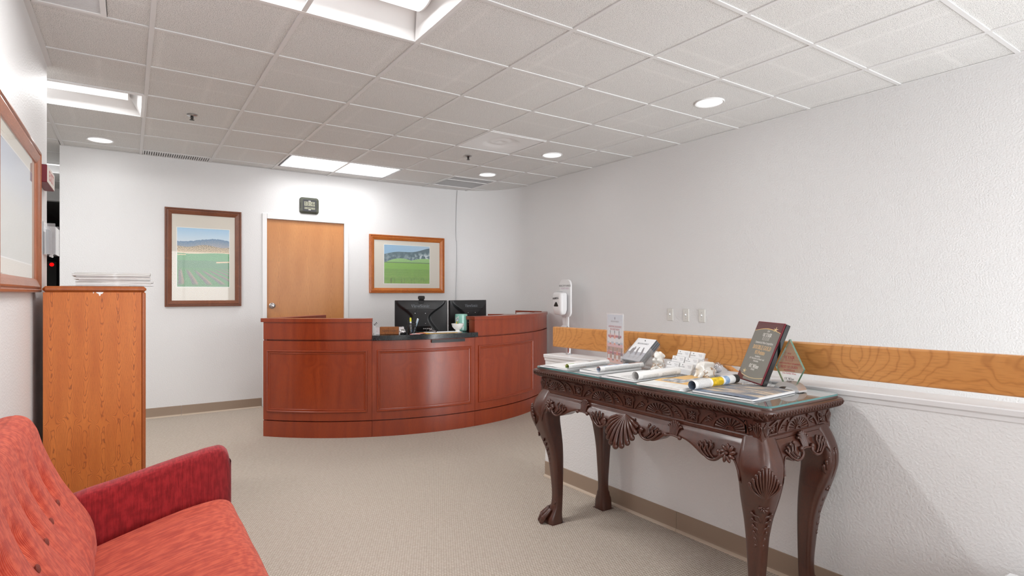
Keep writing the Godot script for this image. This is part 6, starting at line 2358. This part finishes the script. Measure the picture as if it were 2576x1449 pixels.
func brochures() -> void:
	var at := P(2.292, TOP, 2.17)
	var turn := -PI / 2 - 0.17
	var t := thing("brochure_holder", "clear acrylic easel holding grey brochures on the console table", "holder", at, turn)
	# leaning back: a sloped back, a lip in front, two legs
	var lean := Basis(Vector3.RIGHT, -0.8)
	var o := Vector3(0, 0.012, 0.035)
	for q in [[Vector3(0, 0.075, -0.0015), Vector3(0.17, 0.15, 0.003)], [Vector3(0, 0.001, 0.02), Vector3(0.17, 0.003, 0.045)], [Vector3(0, 0.02, 0.042), Vector3(0.17, 0.04, 0.003)], [Vector3(-0.0865, 0.05, 0.02), Vector3(0.003, 0.1, 0.043)], [Vector3(0.0865, 0.05, 0.02), Vector3(0.003, 0.1, 0.043)]]:
		part(t, "acrylic_side", boxes([[q[0], q[1], 0.0006]]), M.acrylic).transform = Transform3D(lean, o)
	part(t, "acrylic_leg", boxes([[Vector3(0, 0.045, -0.055), Vector3(0.16, 0.09, 0.003), 0.0006], [Vector3(0, 0.0015, -0.01), Vector3(0.16, 0.003, 0.09), 0.0006]]), M.acrylic)
	var first: Node3D = null
	for k in 9:
		var words: String = ["rearmost", "second", "third", "fourth", "fifth", "sixth", "seventh", "eighth", "front"][k]
		var off := Vector3(0.001 * ((k * 7) % 3 - 1), 0.004 + 0.0008 * ((k * 5) % 3), 0.002 + 0.0042 * k)
		var label := "grey and white brochure with three figures, front of the pack in the acrylic easel" if k == 8 else "grey edged brochure, %s from the back of the pack in the acrylic easel" % words
		if k == 0:
			label = "grey edged brochure rearmost in the pack in the acrylic easel"
		var s := thing("brochure", label, "brochure", at + Basis(Vector3.UP, turn) * (o + lean * off), turn, "brochures in the acrylic easel")
		var body := part(s, "pages", boxes([[Vector3(0, 0.078, 0.002), Vector3(0.158, 0.156, 0.0036), 0.0004]]), M.grey_print if k % 3 != 1 else M.dark_plastic)
		body.transform = Transform3D(lean, Vector3.ZERO)
		if k == 8:
			var b := MB.new()
			b.face([Vector3(-0.079, 0, 0.0041), Vector3(0.079, 0, 0.0041), Vector3(0.079, 0.156, 0.0041), Vector3(-0.079, 0.156, 0.0041)], [Vector2(0, 1), Vector2(1, 1), Vector2(1, 0), Vector2(0, 0)])
			part(s, "cover", b.mesh(), M.print_brochure).transform = Transform3D(lean, Vector3.ZERO)
			letters(s, "MILLER FAMILY", 0.012, lean * Vector3(0, 0.118, 0.0046), M.grey_ink, lean, "Droid Serif")
			emblem(s, lean * Vector3(0, 0.138, 0.0045), 0.007)


# a smooth figure: rounded lumps joined on a grid, meshed as surface nets
func lumps(shape: Array, lo: Vector3, hi: Vector3, cell: float, k: float) -> ArrayMesh:
	var nx := int((hi.x - lo.x) / cell) + 2
	var ny := int((hi.y - lo.y) / cell) + 2
	var nz := int((hi.z - lo.z) / cell) + 2
	var f := PackedFloat32Array()
	f.resize(nx * ny * nz)
	for z in nz:
		for y in ny:
			for x in nx:
				var p := lo + Vector3(x, y, z) * cell
				var d := 1.0
				for q in shape:
					var a: Vector3 = q[0]
					var b: Vector3 = q[1]
					var ab := b - a
					var h := clampf((p - a).dot(ab) / maxf(ab.length_squared(), 1e-9), 0.0, 1.0)
					var e := (p - a - ab * h).length() - lerpf(q[2], q[3], h)
					var m := clampf(0.5 + 0.5 * (d - e) / k, 0.0, 1.0)
					d = lerpf(d, e, m) - k * m * (1.0 - m)
				d = maxf(d, -p.y)
				f[(z * ny + y) * nx + x] = d
	var at := {}
	var b := MB.new()
	for z in nz - 1:
		for y in ny - 1:
			for x in nx - 1:
				var inside := 0
				var v := []
				for c in 8:
					var val := f[((z + (c >> 2)) * ny + y + ((c >> 1) & 1)) * nx + x + (c & 1)]
					v.append(val)
					if val < 0:
						inside += 1
				if inside == 0 or inside == 8:
					continue
				var sum := Vector3.ZERO
				var n := 0
				for e in [[0, 1], [2, 3], [4, 5], [6, 7], [0, 2], [1, 3], [4, 6], [5, 7], [0, 4], [1, 5], [2, 6], [3, 7]]:
					if (v[e[0]] < 0) != (v[e[1]] < 0):
						var r: float = v[e[0]] / (v[e[0]] - v[e[1]])
						var p0 := Vector3(e[0] & 1, (e[0] >> 1) & 1, e[0] >> 2)
						var p1 := Vector3(e[1] & 1, (e[1] >> 1) & 1, e[1] >> 2)
						sum += p0.lerp(p1, r)
						n += 1
				at[(z * ny + y) * nx + x] = b.add(lo + (Vector3(x, y, z) + sum / n) * cell)
	for z in range(1, nz - 1):
		for y in range(1, ny - 1):
			for x in range(1, nx - 1):
				var i := (z * ny + y) * nx + x
				var a := f[i] < 0
				for q in [[1, nx, nx * ny], [nx, nx * ny, 1], [nx * ny, 1, nx]]:
					if (f[i + q[0]] < 0) == a:
						continue
					var c := [i, i - q[1], i - q[1] - q[2], i - q[2]]
					if a:
						b.quad(at[c[0]], at[c[1]], at[c[2]], at[c[3]])
					else:
						b.quad(at[c[3]], at[c[2]], at[c[1]], at[c[0]])
	return b.mesh()


func rabbit(label: String, at: Vector3, turn: float, crouch: bool) -> void:
	# local: looks along +z
	var t := thing("rabbit_figurine", label, "figurine", at, turn - PI, "white rabbit figurines")
	var body := []
	if not crouch:
		body = [
			[Vector3(0, 0.028, -0.006), Vector3(0, 0.05, 0.0), 0.03, 0.026],
			[Vector3(0, 0.078, 0.01), Vector3(0, 0.082, 0.018), 0.02, 0.017],
			[Vector3(0.01, 0.092, 0.0), Vector3(0.016, 0.074, -0.026), 0.009, 0.011],
			[Vector3(-0.01, 0.092, 0.0), Vector3(-0.016, 0.074, -0.026), 0.009, 0.011],
			[Vector3(0.02, 0.05, 0.012), Vector3(0.012, 0.058, 0.03), 0.01, 0.008],
			[Vector3(-0.02, 0.05, 0.012), Vector3(-0.012, 0.058, 0.03), 0.01, 0.008],
			[Vector3(0.02, 0.012, 0.004), Vector3(0.02, 0.008, 0.032), 0.014, 0.01],
			[Vector3(-0.02, 0.012, 0.004), Vector3(-0.02, 0.008, 0.032), 0.014, 0.01],
			[Vector3(0, 0.02, -0.036), Vector3(0, 0.022, -0.038), 0.011, 0.011],
			[Vector3(0, 0.075, 0.033), Vector3(0, 0.074, 0.036), 0.008, 0.006]]
	else:
		body = [
			[Vector3(0.004, 0.03, -0.014), Vector3(-0.004, 0.034, 0.016), 0.031, 0.028],
			[Vector3(0, 0.056, 0.022), Vector3(0, 0.058, 0.03), 0.02, 0.017],
			[Vector3(0.011, 0.07, 0.014), Vector3(0.014, 0.064, -0.03), 0.009, 0.012],
			[Vector3(-0.011, 0.07, 0.014), Vector3(-0.014, 0.064, -0.03), 0.009, 0.012],
			[Vector3(0.024, 0.018, -0.016), Vector3(0.024, 0.01, 0.01), 0.018, 0.01],
			[Vector3(-0.024, 0.018, -0.016), Vector3(-0.024, 0.01, 0.01), 0.018, 0.01],
			[Vector3(0.016, 0.02, 0.03), Vector3(0.014, 0.008, 0.044), 0.011, 0.009],
			[Vector3(-0.016, 0.02, 0.03), Vector3(-0.014, 0.008, 0.044), 0.011, 0.009],
			[Vector3(0, 0.03, -0.05), Vector3(0, 0.03, -0.052), 0.011, 0.011],
			[Vector3(0, 0.05, 0.045), Vector3(0, 0.049, 0.048), 0.008, 0.006]]
	part(t, "body", lumps(body, Vector3(-0.05, -0.006, -0.07), Vector3(0.05, 0.112, 0.066), 0.0036, 0.009), M.ceramic)
	# gilt sprigs over the glaze: each point is dropped on the nearest lump
	var drop := func(p: Vector3) -> Vector3:
		for step in 8:
			var d := 1.0
			for q in body:
				var ab: Vector3 = q[1] - q[0]
				var h := clampf((p - q[0]).dot(ab) / ab.length_squared(), 0.0, 1.0)
				var e: float = (p - q[0] - ab * h).length() - lerpf(q[2], q[3], h)
				var m := clampf(0.5 + 0.5 * (d - e) / 0.009, 0.0, 1.0)
				d = lerpf(d, e, m) - 0.009 * m * (1.0 - m)
			p.x -= signf(p.x) * d * 0.7
		return p
	for s in [-1.0, 1.0]:
		var b := MB.new()
		for line in [[Vector2(0.03, 0.012), Vector2(0.022, 0.024), Vector2(0.026, 0.034), Vector2(0.018, 0.04)], [Vector2(0.022, 0.024), Vector2(0.012, 0.026), Vector2(0.008, 0.034)], [Vector2(-0.024, 0.014), Vector2(-0.016, 0.022), Vector2(-0.02, 0.034)], [Vector2(-0.008, 0.044), Vector2(-0.02, 0.05)], [Vector2(-0.012, 0.04), Vector2(-0.014, 0.054)], [Vector2(-0.007, 0.052), Vector2(-0.021, 0.042)], [Vector2(0.006, 0.01), Vector2(0.014, 0.016), Vector2(0.02, 0.01)]]:
			var path := []
			for q in curve(line, 4):
				path.append(drop.call(Vector3(s * 0.045, q.y, q.x)))
			b.tube(path, [0.0011], 5)
		part(t, "gilt_sprig", b.mesh(), M.gilt)


func card_rack() -> void:
	# six pockets in three tiers, two abreast
	var at := P(2.298, TOP, 1.868)
	var turn := -PI / 2 - 0.18
	var t := thing("card_rack", "clear tiered rack of white business cards on the console table", "card rack", at, turn)
	part(t, "acrylic_base", boxes([[Vector3(0, 0.0015, 0.0), Vector3(0.2, 0.003, 0.11), 0.0005]]), M.acrylic)
	for s in [-1, 1]:
		var b := MB.new()
		b.extrude(PackedVector2Array([Vector2(-0.055, 0), Vector2(0.055, 0), Vector2(0.055, 0.024), Vector2(-0.03, 0.085), Vector2(-0.055, 0.085)]), -0.0012, 0.0012)
		part(t, "acrylic_side", b.mesh(), M.acrylic).transform = Transform3D(Basis(Vector3.UP, -PI / 2), Vector3(s * 0.0985, 0, 0))
	var lean := Basis(Vector3.RIGHT, -0.3)
	for r in 3:
		var o := Vector3(0, 0.004 + 0.026 * r, 0.044 - 0.034 * r)
		part(t, "pocket_front", boxes([[Vector3(0, 0.012, 0.008), Vector3(0.194, 0.024, 0.002), 0.0004]]), M.acrylic).transform = Transform3D(lean, o)
		for s in [-1, 1]:
			var words: String = ["lower", "middle", "upper"][r] + (" left" if s < 0 else " right")
			var c := thing("card_stack", "white business cards in the %s pocket of the clear rack" % words, "cards", at + Basis(Vector3.UP, turn) * (o + Vector3(s * 0.049, 0.001, 0) + lean * Vector3(0, 0.0, -0.001)), turn, "business cards in the rack")
			var body := part(c, "cards", boxes([[Vector3(0, 0.0265, 0), Vector3(0.089, 0.052 + 0.003 * ((r + s) % 2), 0.012), 0.0004]]), M.paper)
			body.transform = Transform3D(lean, Vector3.ZERO)
			emblem(c, lean * Vector3(-0.024, 0.044, 0.0064), 0.0042)
			letters(c, "MILLER FAMILY", 0.0042, lean * Vector3(-0.024, 0.035, 0.0062), M.grey_ink, lean, "Droid Serif")
			var b := MB.new()
			for k in 3:
				b.box(Vector3(0.024 + 0.002 * k, 0.044 - 0.005 * k, 0.0061), Vector3(0.028 - 0.004 * k, 0.0012, 0.0004))
			part(c, "print_lines", b.mesh(), M.grey_ink).transform = Transform3D(lean, Vector3.ZERO)


func plaque() -> void:
	# leaning on a wire easel; the corners come from the photograph's perspective
	var at := P(2.246, TOP, 1.482)
	var t := thing("award_plaque", "tall dark wine award plaque leaning back on a clear easel", "plaque", at, -PI / 2 - 0.53)
	var lean := Basis(Vector3.RIGHT, -0.39)
	var w := 0.225
	var h := 0.276
	var o := Vector3(0.0, 0.016, 0.0)
	var xf := Transform3D(lean, o)
	part(t, "wood_board", boxes([[Vector3(0, h / 2, -0.012), Vector3(w, h, 0.02), 0.002]]), M.black_gloss)
	t.get_child(0).transform = xf
	part(t, "acrylic_bevel", boxes([[Vector3(0, h / 2, 0.0015), Vector3(w + 0.002, h + 0.002, 0.007), 0.003]]), M.maroon).transform = xf
	var b := MB.new()
	b.face([Vector3(-w / 2 + 0.004, 0.004, 0.0054), Vector3(w / 2 - 0.004, 0.004, 0.0054), Vector3(w / 2 - 0.004, h - 0.004, 0.0054), Vector3(-w / 2 + 0.004, h - 0.004, 0.0054)], [Vector2(0, 1), Vector2(1, 1), Vector2(1, 0), Vector2(0, 0)])
	M.print_plaque.metallic = 0.35
	M.print_plaque.roughness = 0.3
	part(t, "award_face", b.mesh(), M.print_plaque).transform = xf
	for q in [["2019", 0.233, 0.011, "white_ink", 0.01], ["OC FAIR", 0.216, 0.021, "white_ink", 0.01], ["[||||||]", 0.2, 0.017, "white_ink", 0.01], ["Commercial Wine Competition", 0.179, 0.0125, "white_ink", 0.01], ["DOUBLE GOLD", 0.156, 0.025, "gold_ink", 0.006], ["93 Points", 0.133, 0.023, "gold_ink", 0.006], ["Smashberry", 0.115, 0.0095, "white_ink", 0.0], ["2017 Wine Red 5-G2 Blends - Red", 0.104, 0.01, "white_ink", 0.0], ["Paso Robles", 0.093, 0.0095, "white_ink", 0.0], ["OC Wine", 0.069, 0.023, "white_ink", 0.0], ["Society", 0.055, 0.0115, "white_ink", 0.0]]:
		var lt := letters(t, q[0], q[2], xf * Vector3(q[4], q[1], 0.0056), M[q[3]], lean, "Droid Serif", q[2] > 0.02, "lettering", HORIZONTAL_ALIGNMENT_CENTER, 0.82)
	# clear easel
	for s in [-1.0, 1.0]:
		b = MB.new()
		b.tube(curve([Vector3(s * 0.05, 0.02, 0.05), Vector3(s * 0.05, 0.004, 0.042), Vector3(s * 0.05, 0.004, -0.06), Vector3(s * 0.05, 0.03, -0.068), Vector3(s * 0.05, 0.1, -0.045), Vector3(s * 0.05, 0.14, -0.055)], 5), [0.004], 8)
		part(t, "easel_leg", b.mesh(), M.acrylic)
	b = MB.new()
	b.tube([Vector3(-0.05, 0.006, 0.03), Vector3(0.05, 0.006, 0.03)], [0.0035], 8)
	b.tube([Vector3(-0.05, 0.006, -0.05), Vector3(0.05, 0.006, -0.05)], [0.0035], 8)
	part(t, "easel_bar", b.mesh(), M.acrylic)


func award() -> void:
	var t := thing("glass_award", "diamond shaped clear glass award on a silver arch", "award", P(2.25, TOP, 1.298), -PI / 2 - 0.06)
	# arch base: wide flat bow
	var b := MB.new()
	var n := 24
	b.grid(n, 1, func(u: float, v: float):
		var a := PI * (1.0 - u)
		return Vector3(0.056 * cos(a), 0.003 + 0.036 * sin(a), lerpf(0.027, -0.027, v) * (1.0 + 0.0 * u)))
	b.grid(n, 1, func(u: float, v: float):
		var a := PI * u
		return Vector3(0.04 * cos(a), 0.0 + 0.02 * sin(a), lerpf(0.027, -0.027, v)))
	for z in [-1.0, 1.0]:
		b.grid(n, 1, func(u: float, v: float):
			var a := PI * (1.0 - u) if z > 0 else PI * u
			var p := Vector2(0.056 * cos(a), 0.003 + 0.036 * sin(a)).lerp(Vector2(0.04 * cos(a), 0.02 * sin(a)), 1.0 - v)
			return Vector3(p.x, p.y, z * 0.027))
	part(t, "arch_base", b.mesh(), M.aluminium)
	# the diamond: flat plate with a bevelled green rim, cut off below where it enters the arch
	var poly := PackedVector2Array([Vector2(-0.026, 0.024), Vector2(0.026, 0.024), Vector2(0.062, 0.094), Vector2(0.0, 0.212), Vector2(-0.062, 0.094)])
	b = MB.new()
	b.extrude(poly, -0.0058, 0.0058, 0.0)
	var faces := MB.new()
	for z in [-0.006, 0.006]:
		var q := []
		for p in poly:
			q.append(Vector3(p.x, p.y, z))
		if z < 0:
			q.reverse()
		faces.face(q)
	part(t, "glass_plate", faces.mesh(), M.pane)
	b = MB.new()
	for i in poly.size():
		var j := (i + 1) % poly.size()
		b.face([Vector3(poly[i].x, poly[i].y, -0.006), Vector3(poly[j].x, poly[j].y, -0.006), Vector3(poly[j].x, poly[j].y, 0.006), Vector3(poly[i].x, poly[i].y, 0.006)])
	part(t, "glass_rim", b.mesh(), M.green_glass_edge, "green edge of the glass")
	for q in [["2019", 0.153, 0.008, "red_ink"], ["OC FAIR", 0.138, 0.014, "red_ink"], ["[|||||]", 0.128, 0.011, "red_ink"], ["Commercial Wine Competition", 0.113, 0.0075, "red_ink"], ["BEST OF CLASS", 0.098, 0.012, "red_ink"], ["Red Bordeaux", 0.085, 0.0085, "red_ink"], ["Paso Robles Wine", 0.072, 0.0085, "red_ink"], ["OC Wine", 0.05, 0.012, "ink"], ["Society", 0.041, 0.007, "ink"]]:
		letters(t, q[0], q[2], Vector3(0, q[1], 0.0062), M[q[3]], Basis.IDENTITY, "Droid Serif", false, "lettering", HORIZONTAL_ALIGNMENT_CENTER, 0.85)
